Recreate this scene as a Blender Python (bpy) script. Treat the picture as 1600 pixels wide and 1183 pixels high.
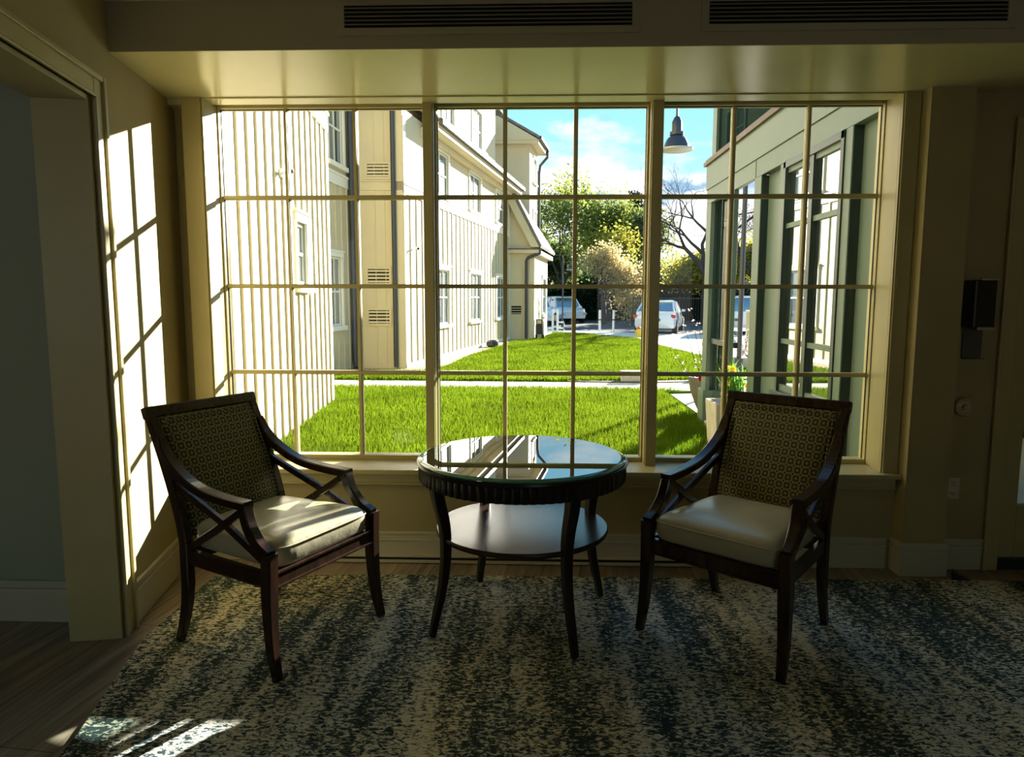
import bpy, bmesh, math, random
from mathutils import Vector, Matrix
for o in list(bpy.data.objects): bpy.data.objects.remove(o, do_unlink=True)
S = bpy.context.scene
COL = S.collection
# ------------------------------------------------------------------ camera
F, PITCH, YAW, ROLL, EYE = 1097.1, 0.1144, 0.0331, 0.0016, 1.4
cam = bpy.data.objects.new('camera', bpy.data.cameras.new('camera')); COL.objects.link(cam)
cam.data.sensor_width = 36.0; cam.data.lens = F * 36.0 / 1600.0
cam.data.clip_start = 0.02; cam.data.clip_end = 500
fw = Vector((-math.sin(YAW) * math.cos(PITCH), math.cos(YAW) * math.cos(PITCH), -math.sin(PITCH)))
rt = Vector((math.cos(YAW), math.sin(YAW), 0)); up = rt.cross(fw)
rt2 = rt * math.cos(ROLL) + up * math.sin(ROLL); up2 = rt2.cross(fw)
m3 = Matrix((rt2, up2, -fw)).transposed()
cam.matrix_world = Matrix.Translation((0, 0, EYE)) @ m3.to_4x4()
S.camera = cam
# ------------------------------------------------------------------ light
S.view_settings.view_transform = 'Standard'; S.view_settings.look = 'None'
S.view_settings.gamma = 1.0; S.view_settings.exposure = 0.0; S.view_settings.use_curve_mapping = False
SUN_DX, SUN_DZ = 0.61, 0.355          # per metre towards the window wall's outside
sd = bpy.data.lights.new('sun', 'SUN'); sd.energy = 28.0; sd.angle = math.radians(0.6); sd.color = (1.0, 0.95, 0.82)
sun = bpy.data.objects.new('sun', sd); COL.objects.link(sun)
sun.rotation_euler = Vector((SUN_DX, 1.0, SUN_DZ)).to_track_quat('Z', 'Y').to_euler()
W = bpy.data.worlds.new('world'); S.world = W; W.use_nodes = True
nt = W.node_tree; nt.nodes.clear()
def N(t, ty, **k):
    n = t.nodes.new(ty)
    for a, b in k.items(): setattr(n, a, b)
    return n
def ramp(t, stops, mode='LINEAR'):
    r = N(t, 'ShaderNodeValToRGB'); r.color_ramp.interpolation = mode
    e = r.color_ramp.elements
    while len(e) < len(stops): e.new(0.5)
    for i, (p, c) in enumerate(stops):
        e[i].position = p; e[i].color = (*c, 1)
    return r
tc = N(nt, 'ShaderNodeTexCoord'); mp = N(nt, 'ShaderNodeMapping')
mp.inputs['Scale'].default_value = (3.2, 3.2, 8.5); mp.inputs['Location'].default_value = (1.3, 0.4, 2.35)
nz = N(nt, 'ShaderNodeTexNoise'); nz.inputs['Scale'].default_value = 1.0; nz.inputs['Detail'].default_value = 9; nz.inputs['Roughness'].default_value = 0.55
cr = ramp(nt, [(0.45, (0, 0, 0)), (0.56, (1, 1, 1))])
sx = N(nt, 'ShaderNodeSeparateXYZ')
hz = ramp(nt, [(0.0, (0.8, 1.05, 1.2)), (0.26, (0.42, 1.0, 1.3)), (0.7, (0.16, 0.5, 1.0))])
nz2 = N(nt, 'ShaderNodeTexNoise'); nz2.inputs['Scale'].default_value = 2.3; nz2.inputs['Detail'].default_value = 4
cr2 = ramp(nt, [(0.40, (0.42, 0.66, 0.92)), (0.48, (1.5, 1.5, 1.45))])
mx = N(nt, 'ShaderNodeMix', data_type='RGBA')
bg = N(nt, 'ShaderNodeBackground'); bg.inputs['Strength'].default_value = 1.0
ow = N(nt, 'ShaderNodeOutputWorld')
L = nt.links.new
L(tc.outputs['Generated'], mp.inputs['Vector']); L(mp.outputs[0], nz.inputs['Vector']); L(mp.outputs[0], nz2.inputs['Vector'])

ma = N(nt, 'ShaderNodeMath', operation='MULTIPLY_ADD'); ma.inputs[1].default_value = -2.4; ma.inputs[2].default_value = 0.44
mb_ = N(nt, 'ShaderNodeMath', operation='ADD')
L(sx.outputs['Z'], ma.inputs[0]); L(ma.outputs[0], mb_.inputs[0]); L(nz.outputs['Fac'], mb_.inputs[1]); L(mb_.outputs[0], cr.inputs[0]); L(tc.outputs['Generated'], sx.inputs[0]); L(sx.outputs['Z'], hz.inputs[0]); L(nz2.outputs['Fac'], cr2.inputs[0])
L(cr.outputs[0], mx.inputs[0]); L(hz.outputs[0], mx.inputs[6]); L(cr2.outputs[0], mx.inputs[7])
L(mx.outputs[2], bg.inputs['Color']); L(bg.outputs[0], ow.inputs[0])
# ------------------------------------------------------------------ materials
def mat(name, col, rough=0.6, metal=0.0, spec=0.5, var=0.0, vscale=8.0, vmap=(1, 1, 1), bump=0.0, bscale=60.0, coat=0.0):
    m = bpy.data.materials.new(name); m.use_nodes = True; t = m.node_tree
    b = t.nodes['Principled BSDF']
    b.inputs['Base Color'].default_value = (*col, 1); b.inputs['Roughness'].default_value = rough
    b.inputs['Metallic'].default_value = metal; b.inputs['Specular IOR Level'].default_value = spec
    b.inputs['Coat Weight'].default_value = coat; b.inputs['Coat Roughness'].default_value = 0.1
    c = N(t, 'ShaderNodeTexCoord'); mp = N(t, 'ShaderNodeMapping'); mp.inputs['Scale'].default_value = vmap
    t.links.new(c.outputs['Object'], mp.inputs[0])
    if var > 0:
        n = N(t, 'ShaderNodeTexNoise'); n.inputs['Scale'].default_value = vscale; n.inputs['Detail'].default_value = 5
        t.links.new(mp.outputs[0], n.inputs['Vector'])
        r = ramp(t, [(0.3, tuple(max(0, x * (1 - var)) for x in col)), (0.7, tuple(x * (1 + var) for x in col))])
        t.links.new(n.outputs['Fac'], r.inputs[0]); t.links.new(r.outputs[0], b.inputs['Base Color'])
    if bump > 0:
        n2 = N(t, 'ShaderNodeTexNoise'); n2.inputs['Scale'].default_value = bscale; n2.inputs['Detail'].default_value = 3
        t.links.new(mp.outputs[0], n2.inputs['Vector'])
        bp = N(t, 'ShaderNodeBump'); bp.inputs['Strength'].default_value = bump; bp.inputs['Distance'].default_value = 0.01
        t.links.new(n2.outputs['Fac'], bp.inputs['Height']); t.links.new(bp.outputs[0], b.inputs['Normal'])
    return m
def emission(name, col, s):
    m = mat(name, col); b = m.node_tree.nodes['Principled BSDF']
    b.inputs['Emission Color'].default_value = (*col, 1); b.inputs['Emission Strength'].default_value = s
    return m
def leafmat(name, col, trans, var=0.3, k=0.5, sc=1.5):
    m = bpy.data.materials.new(name); m.use_nodes = True; t = m.node_tree; t.nodes.clear()
    o = N(t, 'ShaderNodeOutputMaterial'); a = N(t, 'ShaderNodeBsdfDiffuse'); b = N(t, 'ShaderNodeBsdfTranslucent'); x = N(t, 'ShaderNodeMixShader')
    x.inputs[0].default_value = k
    c = N(t, 'ShaderNodeTexCoord'); n = N(t, 'ShaderNodeTexNoise'); n.inputs['Scale'].default_value = sc; n.inputs['Detail'].default_value = 4
    t.links.new(c.outputs['Object'], n.inputs['Vector'])
    for sh, cc in ((a, col), (b, trans)):
        r = ramp(t, [(0.3, tuple(v * (1 - var) for v in cc)), (0.7, tuple(v * (1 + var) for v in cc))])
        t.links.new(n.outputs['Fac'], r.inputs[0]); t.links.new(r.outputs[0], sh.inputs['Color'])
    t.links.new(a.outputs[0], x.inputs[1]); t.links.new(b.outputs[0], x.inputs[2]); t.links.new(x.outputs[0], o.inputs[0])
    return m
def glassmat(name, ior=1.45, tint=(1, 1, 1), rough=0.0):
    m = bpy.data.materials.new(name); m.use_nodes = True; t = m.node_tree; t.nodes.clear()
    o = N(t, 'ShaderNodeOutputMaterial'); a = N(t, 'ShaderNodeBsdfTransparent'); b = N(t, 'ShaderNodeBsdfGlossy'); x = N(t, 'ShaderNodeMixShader')
    f = N(t, 'ShaderNodeFresnel'); f.inputs['IOR'].default_value = ior
    a.inputs['Color'].default_value = (*tint, 1); b.inputs['Roughness'].default_value = rough
    t.links.new(f.outputs[0], x.inputs[0]); t.links.new(a.outputs[0], x.inputs[1]); t.links.new(b.outputs[0], x.inputs[2]); t.links.new(x.outputs[0], o.inputs[0])
    return m
M = {}
M['wall'] = mat('khaki_wall_paint', (0.39, 0.33, 0.165), 0.75, var=0.05, vscale=3, bump=0.08, bscale=250)
M['bluewall'] = mat('blue_wall_paint', (0.36, 0.385, 0.28), 0.75, var=0.04, vscale=2)
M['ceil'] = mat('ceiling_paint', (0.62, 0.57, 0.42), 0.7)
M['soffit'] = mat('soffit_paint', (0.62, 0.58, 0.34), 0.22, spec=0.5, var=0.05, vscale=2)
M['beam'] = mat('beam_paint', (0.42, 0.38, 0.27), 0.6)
M['trim'] = mat('cream_trim_paint', (0.47, 0.41, 0.20), 0.4, var=0.03, vscale=6)
M['base'] = mat('baseboard_paint', (0.55, 0.51, 0.38), 0.45)
M['pane'] = glassmat('clear_window_glass', 1.35)
M['spacer'] = mat('window_gasket', (0.02, 0.02, 0.02), 0.5)
M['chrome'] = mat('brushed_chrome', (0.6, 0.58, 0.52), 0.28, 1.0)
M['black'] = mat('black_plastic', (0.012, 0.012, 0.013), 0.35)
M['grey_plastic'] = mat('smoky_grey_plastic', (0.10, 0.10, 0.09), 0.4)
M['white_plastic'] = mat('ivory_plastic', (0.62, 0.56, 0.40), 0.4)
M['dark'] = mat('dark_cavity', (0.008, 0.008, 0.008), 0.9)
M['slat'] = mat('vent_slat_metal', (0.34, 0.31, 0.24), 0.4)
def woodmat(name, c0, c1, rough, vm=(3, 40, 40), spec=0.5):
    m = mat(name, c0, rough, spec=spec); t = m.node_tree; b = t.nodes['Principled BSDF']
    c = N(t, 'ShaderNodeTexCoord'); mp = N(t, 'ShaderNodeMapping'); mp.inputs['Scale'].default_value = vm
    n = N(t, 'ShaderNodeTexNoise'); n.inputs['Scale'].default_value = 1.0; n.inputs['Detail'].default_value = 8; n.inputs['Distortion'].default_value = 0.6
    r = ramp(t, [(0.35, c0), (0.65, c1)])
    t.links.new(c.outputs['Object'], mp.inputs[0]); t.links.new(mp.outputs[0], n.inputs[0]); t.links.new(n.outputs['Fac'], r.inputs[0]); t.links.new(r.outputs[0], b.inputs['Base Color'])
    return m
M['wood'] = woodmat('espresso_wood', (0.016, 0.007, 0.004), (0.04, 0.018, 0.009), 0.24, (30, 30, 4))
M['tablewood'] = woodmat('ebony_table_wood', (0.007, 0.004, 0.004), (0.014, 0.008, 0.007), 0.28, (30, 30, 4))
M['shelfwood'] = woodmat('shelf_wood', (0.02, 0.011, 0.008), (0.045, 0.024, 0.016), 0.25, (3, 45, 20), 0.45)
M['leather'] = mat('cream_leather', (0.50, 0.46, 0.32), 0.27, var=0.08, vscale=7, bump=0.25, bscale=14)
M['glass_top'] = glassmat('table_glass', 9.0, (0.80, 0.93, 0.88))
M['glass_edge'] = mat('green_glass_edge', (0.03, 0.22, 0.19), 0.05, spec=1.0)
# fabric with a lattice of dark squares
def fabricmat():
    m = mat('olive_square_fabric', (0.2, 0.2, 0.05), 0.8); t = m.node_tree; b = t.nodes['Principled BSDF']
    c = N(t, 'ShaderNodeTexCoord'); s = N(t, 'ShaderNodeSeparateXYZ'); t.links.new(c.outputs['Object'], s.inputs[0])
    def mth(op, a, bb=None, clamp=False):
        n = N(t, 'ShaderNodeMath', operation=op); n.use_clamp = clamp
        for i, v in enumerate((a, bb)):
            if v is None: continue
            if isinstance(v, (int, float)): n.inputs[i].default_value = v
            else: t.links.new(v, n.inputs[i])
        return n.outputs[0]
    P = 0.0335
    zz = mth('DIVIDE', s.outputs['Z'], P); xx = mth('DIVIDE', s.outputs['X'], P)
    def cheb(x, z):
        fx = mth('ABSOLUTE', mth('SUBTRACT', mth('FRACT', x), 0.5)); fz = mth('ABSOLUTE', mth('SUBTRACT', mth('FRACT', z), 0.5))
        return mth('MAXIMUM', mth('MAXIMUM', fx, fz), mth('MULTIPLY', mth('ADD', fx, fz), 0.60)), fx, fz
    d, fx, fz = cheb(xx, zz)
    ring = mth('MULTIPLY', mth('GREATER_THAN', d, 0.17), mth('LESS_THAN', d, 0.375))
    d2, gx, gz = cheb(mth('ADD', xx, 0.5), mth('ADD', zz, 0.5))
    dot = mth('LESS_THAN', d2, 0.12)
    dark = mth('MAXIMUM', ring, dot, True)
    n = N(t, 'ShaderNodeTexNoise'); n.inputs['Scale'].default_value = 300
    mxn = N(t, 'ShaderNodeMix', data_type='RGBA'); mxn.inputs[6].default_value = (0.24, 0.215, 0.06, 1); mxn.inputs[7].default_value = (0.028, 0.020, 0.012, 1)
    t.links.new(dark, mxn.inputs[0]); t.links.new(mxn.outputs[2], b.inputs['Base Color'])
    bp = N(t, 'ShaderNodeBump'); bp.inputs['Strength'].default_value = 0.4; bp.inputs['Distance'].default_value = 0.003
    t.links.new(n.outputs['Fac'], bp.inputs['Height']); t.links.new(bp.outputs[0], b.inputs['Normal'])
    return m
M['fabric'] = fabricmat()
def rugmat():
    m = mat('rug_pile', (0.2, 0.2, 0.2), 0.95, spec=0.1); t = m.node_tree; b = t.nodes['Principled BSDF']
    c = N(t, 'ShaderNodeTexCoord')
    def noise(scale, det, rough=0.5, dist=0.0):
        mp = N(t, 'ShaderNodeMapping'); mp.inputs['Scale'].default_value = scale; mp.inputs['Rotation'].default_value = (0, 0, 0.0)
        n = N(t, 'ShaderNodeTexNoise'); n.inputs['Scale'].default_value = 1; n.inputs['Detail'].default_value = det; n.inputs['Roughness'].default_value = rough; n.inputs['Distortion'].default_value = dist
        t.links.new(c.outputs['Object'], mp.inputs[0]); t.links.new(mp.outputs[0], n.inputs[0]); return n.outputs['Fac']
    fine = noise((44, 84, 1), 4, 0.72, 0.8); big = noise((6.5, 0.8, 1), 4, 0.6, 0.3); mid = noise((14, 9, 1), 3, 0.6)
    tint = noise((2.2, 0.5, 1), 1)
    def mth(op, a, bb):
        n = N(t, 'ShaderNodeMath', operation=op)
        for i, v in enumerate((a, bb)):
            if isinstance(v, (int, float)): n.inputs[i].default_value = v
            else: t.links.new(v, n.inputs[i])
        return n.outputs[0]
    v = mth('ADD', fine, mth('ADD', mth('MULTIPLY', mth('SUBTRACT', big, 0.5), 0.50), mth('MULTIPLY', mth('SUBTRACT', mid, 0.5), 0.18)))
    r = ramp(t, [(0.45, (0.030, 0.056, 0.066)), (0.495, (0.08, 0.12, 0.13)), (0.515, (0.50, 0.52, 0.47)), (0.62, (0.74, 0.76, 0.69))])
    t.links.new(v, r.inputs[0])
    tr = ramp(t, [(0.4, (1, 1, 1)), (0.66, (1.05, 0.90, 0.66))]); t.links.new(tint, tr.inputs[0])
    mx = N(t, 'ShaderNodeMix', data_type='RGBA', blend_type='MULTIPLY'); mx.inputs[0].default_value = 1
    t.links.new(r.outputs[0], mx.inputs[6]); t.links.new(tr.outputs[0], mx.inputs[7]); t.links.new(mx.outputs[2], b.inputs['Base Color'])
    bp = N(t, 'ShaderNodeBump'); bp.inputs['Strength'].default_value = 0.7; bp.inputs['Distance'].default_value = 0.006
    t.links.new(fine, bp.inputs['Height']); t.links.new(bp.outputs[0], b.inputs['Normal'])
    return m
M['rug'] = rugmat()
def floormat():
    m = mat('grey_brown_plank_floor', (0.2, 0.15, 0.1), 0.42); t = m.node_tree; b = t.nodes['Principled BSDF']
    c = N(t, 'ShaderNodeTexCoord'); mp = N(t, 'ShaderNodeMapping'); mp.inputs['Rotation'].default_value = (0, 0, math.radians(90 + 7))
    br = N(t, 'ShaderNodeTexBrick'); br.offset = 0.37; br.inputs['Scale'].default_value = 1.0
    br.inputs['Brick Width'].default_value = 1.3; br.inputs['Row Height'].default_value = 0.19; br.inputs['Mortar Size'].default_value = 0.0015
    br.inputs['Color1'].default_value = (0.36, 0.30, 0.24, 1); br.inputs['Color2'].default_value = (0.25, 0.20, 0.16, 1); br.inputs['Mortar'].default_value = (0.03, 0.022, 0.016, 1)
    mp2 = N(t, 'ShaderNodeMapping'); mp2.inputs['Scale'].default_value = (1.5, 28, 1)
    n = N(t, 'ShaderNodeTexNoise'); n.inputs['Scale'].default_value = 1; n.inputs['Detail'].default_value = 8; n.inputs['Distortion'].default_value = 1.2
    r = ramp(t, [(0.3, (0.55, 0.52, 0.5)), (0.7, (1.35, 1.3, 1.25))])
    mx = N(t, 'ShaderNodeMix', data_type='RGBA', blend_type='MULTIPLY'); mx.inputs[0].default_value = 1
    t.links.new(c.outputs['Object'], mp.inputs[0]); t.links.new(mp.outputs[0], br.inputs[0]); t.links.new(mp.outputs[0], mp2.inputs[0]); t.links.new(mp2.outputs[0], n.inputs[0]); t.links.new(n.outputs['Fac'], r.inputs[0])
    t.links.new(br.outputs[0], mx.inputs[6]); t.links.new(r.outputs[0], mx.inputs[7]); t.links.new(mx.outputs[2], b.inputs['Base Color'])
    return m
M['floor'] = floormat()
# outdoors
M['siding'] = mat('cream_siding', (0.57, 0.49, 0.30), 0.6, var=0.04, vscale=1.5)
M['whitetrim'] = mat('white_exterior_trim', (0.80, 0.76, 0.62), 0.5)
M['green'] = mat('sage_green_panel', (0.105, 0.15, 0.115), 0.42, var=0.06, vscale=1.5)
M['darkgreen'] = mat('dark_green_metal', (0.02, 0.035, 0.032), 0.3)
M['refl'] = mat('coated_dark_glass', (0.015, 0.03, 0.028), 0.0)
def mirrorglass(name, fac, base, tint):
    m = bpy.data.materials.new(name); m.use_nodes = True; t = m.node_tree; t.nodes.clear()
    o = N(t, 'ShaderNodeOutputMaterial'); a = N(t, 'ShaderNodeBsdfPrincipled'); b = N(t, 'ShaderNodeBsdfGlossy'); x = N(t, 'ShaderNodeMixShader')
    a.inputs['Base Color'].default_value = (*base, 1); a.inputs['Specular IOR Level'].default_value = 0.15; b.inputs['Color'].default_value = (*tint, 1); b.inputs['Roughness'].default_value = 0.0; x.inputs[0].default_value = fac
    t.links.new(a.outputs[0], x.inputs[1]); t.links.new(b.outputs[0], x.inputs[2]); t.links.new(x.outputs[0], o.inputs[0]); return m
M['refl'] = mirrorglass('coated_window_glass', 0.6, (0.01, 0.02, 0.02), (0.95, 1.0, 0.95))
M['sideglass'] = glassmat('tinted_side_glass', 1.025, (0.66, 0.78, 0.72))
M['darkrefl'] = mirrorglass('dark_side_glass', 0.006, (0.008, 0.02, 0.018), (0.7, 0.9, 0.85))
M['darkrefl'].node_tree.nodes['Principled BSDF'].inputs['Specular IOR Level'].default_value = 0.0
M['winglass'] = mirrorglass('house_window_glass', 0.35, (0.02, 0.03, 0.035), (0.75, 0.9, 1.0))
M['copper'] = mat('weathered_copper', (0.12, 0.075, 0.045), 0.45, 0.6, var=0.3)
M['downpipe'] = mat('dark_bronze_downpipe', (0.035, 0.04, 0.045), 0.4)
M['shingle'] = mat('grey_shingles', (0.16, 0.15, 0.14), 0.9, var=0.35, vscale=4, vmap=(1, 1, 6))
M['lawn'] = leafmat('lawn_soil_green', (0.05, 0.09, 0.003), (0.1, 0.2, 0.01), 0.35, 0.0, 2.0)
M['blade'] = leafmat('grass_blade', (0.072, 0.130, 0.006), (0.13, 0.195, 0.010), 0.25, 0.5, 1.2)
M['concrete'] = mat('pale_concrete', (0.60, 0.55, 0.45), 0.8, var=0.07, vscale=3)
M['asphalt'] = mat('asphalt', (0.05, 0.052, 0.06), 0.85, var=0.2, vscale=2)
M['gravel'] = mat('tan_gravel', (0.42, 0.33, 0.20), 0.9, var=0.6, vscale=22, bump=1.0, bscale=25)
M['mulch'] = mat('brown_mulch', (0.12, 0.075, 0.045), 0.95, var=0.6, vscale=25, bump=1.0, bscale=25)
M['bark'] = mat('grey_bark', (0.06, 0.05, 0.042), 0.9, var=0.3)
M['pot'] = mat('grey_fibre_pot', (0.13, 0.12, 0.10), 0.6, var=0.1)
M['planter'] = mat('pale_concrete_planter', (0.50, 0.46, 0.36), 0.85, var=0.15, vscale=6)
M['carwhite'] = mat('white_car_paint', (0.75, 0.78, 0.8), 0.2, coat=1.0)
M['carglass'] = mirrorglass('car_glass', 0.35, (0.01, 0.012, 0.015), (1, 1, 1))
M['tyre'] = mat('tyre_rubber', (0.01, 0.01, 0.01), 0.8)
M['redlens'] = mat('red_lamp_lens', (0.5, 0.01, 0.01), 0.2)
M['yellow'] = mat('yellow_paint', (0.80, 0.55, 0.02), 0.5)
M['redorange'] = mat('red_orange_cap', (0.75, 0.10, 0.02), 0.5)
M['whitepaint'] = mat('white_vinyl', (0.78, 0.78, 0.72), 0.5)
M['lampmetal'] = mat('dark_lamp_metal', (0.06, 0.065, 0.075), 0.35, 0.6)
M['rimmetal'] = mat('pale_lamp_rim', (0.45, 0.43, 0.36), 0.4, 0.3)
M['ironfence'] = mat('black_iron', (0.01, 0.012, 0.012), 0.5)
M['housewall'] = mat('pale_house_wall', (0.35, 0.37, 0.42), 0.8)
M['houseroof'] = mat('brown_grey_roof', (0.12, 0.10, 0.09), 0.9, var=0.2)
M['yellowpetal'] = leafmat('yellow_petals', (0.85, 0.62, 0.02), (0.8, 0.5, 0.02), 0.1, 0.4)
M['redpetal'] = leafmat('red_petals', (0.45, 0.008, 0.02), (0.4, 0.01, 0.02), 0.1, 0.3)
M['whitepetal'] = leafmat('white_petals', (0.75, 0.68, 0.66), (0.7, 0.6, 0.6), 0.1, 0.4)
M['bluepetal'] = leafmat('lavender_petals', (0.45, 0.45, 0.7), (0.4, 0.4, 0.6), 0.1, 0.4)
M['leafblade'] = leafmat('daffodil_leaf', (0.10, 0.22, 0.06), (0.2, 0.4, 0.08), 0.3, 0.5)
M['leafA'] = leafmat('spring_leaf', (0.17, 0.20, 0.05), (0.33, 0.38, 0.08), 0.5, 0.5, 0.6)
M['leafB'] = leafmat('dark_leaf', (0.10, 0.13, 0.055), (0.18, 0.23, 0.07), 0.5, 0.5, 0.6)
M['leafC'] = leafmat('pinkish_blossom', (0.48, 0.40, 0.18), (0.62, 0.50, 0.24), 0.35, 0.5, 0.6)
M['leafD'] = leafmat('yellow_leaf', (0.30, 0.28, 0.05), (0.46, 0.42, 0.07), 0.4, 0.5, 0.6)
M['leafE'] = leafmat('fir_needles', (0.03, 0.045, 0.035), (0.04, 0.05, 0.03), 0.4, 0.3, 0.6)
M['hedge'] = leafmat('dark_hedge_leaf', (0.015, 0.032, 0.018), (0.015, 0.03, 0.012), 0.5, 0.3, 0.6)
# ------------------------------------------------------------------ mesh helpers
OFF = {}
def rootoff(p):
    return OFF.get(p.name, Vector((0, 0, 0))) if p else Vector((0, 0, 0))
class MB:
    def __init__(s): s.v = []; s.f = []
    def add(s, vs, fs):
        k = len(s.v); s.v += [tuple(v) for v in vs]; s.f += [tuple(i + k for i in f) for f in fs]; return s
    def box(s, x0, x1, y0, y1, z0, z1):
        return s.add([(x0, y0, z0), (x1, y0, z0), (x1, y1, z0), (x0, y1, z0), (x0, y0, z1), (x1, y0, z1), (x1, y1, z1), (x0, y1, z1)],
                     [(0, 3, 2, 1), (4, 5, 6, 7), (0, 1, 5, 4), (1, 2, 6, 5), (2, 3, 7, 6), (3, 0, 4, 7)])
    def obox(s, fr, a, b, c, d, e, g):       # box in a frame fr(u, n, z) -> point
        k = [fr(a, c, e), fr(b, c, e), fr(b, d, e), fr(a, d, e), fr(a, c, g), fr(b, c, g), fr(b, d, g), fr(a, d, g)]
        return s.add(k, [(0, 3, 2, 1), (4, 5, 6, 7), (0, 1, 5, 4), (1, 2, 6, 5), (2, 3, 7, 6), (3, 0, 4, 7)])
    def tube(s, pts, rad, n=8, cap=True):
        pts = [Vector(p) for p in pts]
        if not hasattr(rad, '__len__'): rad = [rad] * len(pts)
        vs = []; prev = None
        for i, p in enumerate(pts):
            t = (pts[min(i + 1, len(pts) - 1)] - pts[max(i - 1, 0)]).normalized()
            if prev is None:
                a = Vector((0, 0, 1)) if abs(t.z) < 0.9 else Vector((1, 0, 0)); u = t.cross(a).normalized()
            else: u = (prev - t * prev.dot(t)).normalized()
            prev = u; w = t.cross(u)
            for k in range(n):
                an = 2 * math.pi * k / n
                vs.append(p + (u * math.cos(an) + w * math.sin(an)) * rad[i])
        fs = []
        for i in range(len(pts) - 1):
            for k in range(n):
                a = i * n + k; b = i * n + (k + 1) % n
                fs.append((a, b, b + n, a + n))
        if cap: fs.append(tuple(range(n - 1, -1, -1))); fs.append(tuple(range((len(pts) - 1) * n, len(pts) * n)))
        return s.add(vs, fs)
    def lathe(s, prof, n=48, c=(0, 0), mod=None, capb=True, capt=True):
        vs = []
        for j, (r, z) in enumerate(prof):
            for k in range(n):
                an = 2 * math.pi * k / n
                rr = r + (mod(an, j) if mod else 0)
                vs.append((c[0] + rr * math.cos(an), c[1] + rr * math.sin(an), z))
        fs = []
        for j in range(len(prof) - 1):
            for k in range(n):
                a = j * n + k; b = j * n + (k + 1) % n
                fs.append((a, b, b + n, a + n))
        if capb: fs.append(tuple(range(n - 1, -1, -1)))
        if capt: fs.append(tuple(range((len(prof) - 1) * n, len(prof) * n)))
        return s.add(vs, fs)
    def loft(s, rings, cap=True):
        n = len(rings[0]); vs = [p for r in rings for p in r]; fs = []
        for j in range(len(rings) - 1):
            for k in range(n):
                a = j * n + k; b = j * n + (k + 1) % n
                fs.append((a, b, b + n, a + n))
        if cap: fs.append(tuple(range(n - 1, -1, -1))); fs.append(tuple(range((len(rings) - 1) * n, len(rings) * n)))
        return s.add(vs, fs)
    def bar(s, pts, wx, wy, side=(1, 0, 0)):     # rectangular section swept along a path; side = width direction
        side = Vector(side).normalized(); pts = [Vector(p) for p in pts]; rings = []
        if not hasattr(wx, '__len__'): wx = [wx] * len(pts)
        if not hasattr(wy, '__len__'): wy = [wy] * len(pts)
        for i, p in enumerate(pts):
            t = (pts[min(i + 1, len(pts) - 1)] - pts[max(i - 1, 0)]).normalized()
            q = side - t * side.dot(t); q.normalize(); w = t.cross(q)
            a, b = wx[i] / 2, wy[i] / 2; e = 0.22
            rings.append([p + q * (a * cx) + w * (b * cy) for cx, cy in ((-1, -1 + e), (-1 + e, -1), (1 - e, -1), (1, -1 + e), (1, 1 - e), (1 - e, 1), (-1 + e, 1), (-1, 1 - e))])
        return s.loft(rings)
    def prism(s, poly, z0, z1):
        n = len(poly)
        return s.add([(x, y, z0) for x, y in poly] + [(x, y, z1) for x, y in poly],
                     [tuple(range(n - 1, -1, -1)), tuple(range(n, 2 * n))] + [(i, (i + 1) % n, n + (i + 1) % n, n + i) for i in range(n)])
    def build(s, name, m, parent=None, kind=None, smooth=False, bevel=0.0, label=None, fix=True):
        me = bpy.data.meshes.new(name); o = rootoff(parent)
        me.from_pydata([(x - o.x, y - o.y, z - o.z) for x, y, z in s.v], [], s.f)
        if fix and len(s.f) < 60000:
            bm = bmesh.new(); bm.from_mesh(me); bmesh.ops.recalc_face_normals(bm, faces=bm.faces); bm.to_mesh(me); bm.free()
        if smooth:
            for p in me.polygons: p.use_smooth = True
            if smooth != 'all':
                try: me.set_sharp_from_angle(angle=math.radians(40))
                except Exception: pass
        me.materials.append(m)
        ob = bpy.data.objects.new(name, me); COL.objects.link(ob)
        if parent: ob.parent = parent; OFF[ob.name] = o
        if kind: ob['kind'] = kind
        if label: ob['label'] = label
        if bevel:
            b = ob.modifiers.new('bevel', 'BEVEL'); b.width = bevel; b.segments = 2; b.limit_method = 'ANGLE'; b.angle_limit = math.radians(40)
        return ob
def thing(name, label, cat, loc=(0, 0, 0), group=None, rz=0.0, local=False):
    o = bpy.data.objects.new(name, None); COL.objects.link(o); o.location = loc; o.rotation_euler = (0, 0, rz)
    o.empty_display_size = 0.1
    o['label'] = label; o['category'] = cat
    if group: o['group'] = group
    OFF[o.name] = Vector((0, 0, 0)) if local else Vector(loc)
    return o
def tag(o, label, cat, group=None, kind=None):
    o['label'] = label; o['category'] = cat
    if group: o['group'] = group
    if kind: o['kind'] = kind
    return o
def smoothpts(pts, n=4):                        # Catmull-Rom through the points
    P = [Vector(p) for p in pts]; P = [P[0] * 2 - P[1]] + P + [P[-1] * 2 - P[-2]]; out = []
    for i in range(1, len(P) - 2):
        for k in range(n):
            t = k / n; a, b, c, d = P[i - 1], P[i], P[i + 1], P[i + 2]
            out.append(0.5 * ((2 * b) + (c - a) * t + (2 * a - 5 * b + 4 * c - d) * t * t + (3 * b - a - 3 * c + d) * t ** 3))
    out.append(P[-2]); return out
def frame(P0, P1, nsign=1):                     # vertical plane frame: u along P0->P1, n outwards, z up
    P0 = Vector((*P0, 0)); d = Vector((*P1, 0)) - P0; Ln = d.length; d.normalize()
    n = Vector((d.y, -d.x, 0)) * nsign
    f = lambda u, w, z: P0 + d * u + n * w + Vector((0, 0, z)); f.L = Ln
    return f
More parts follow.
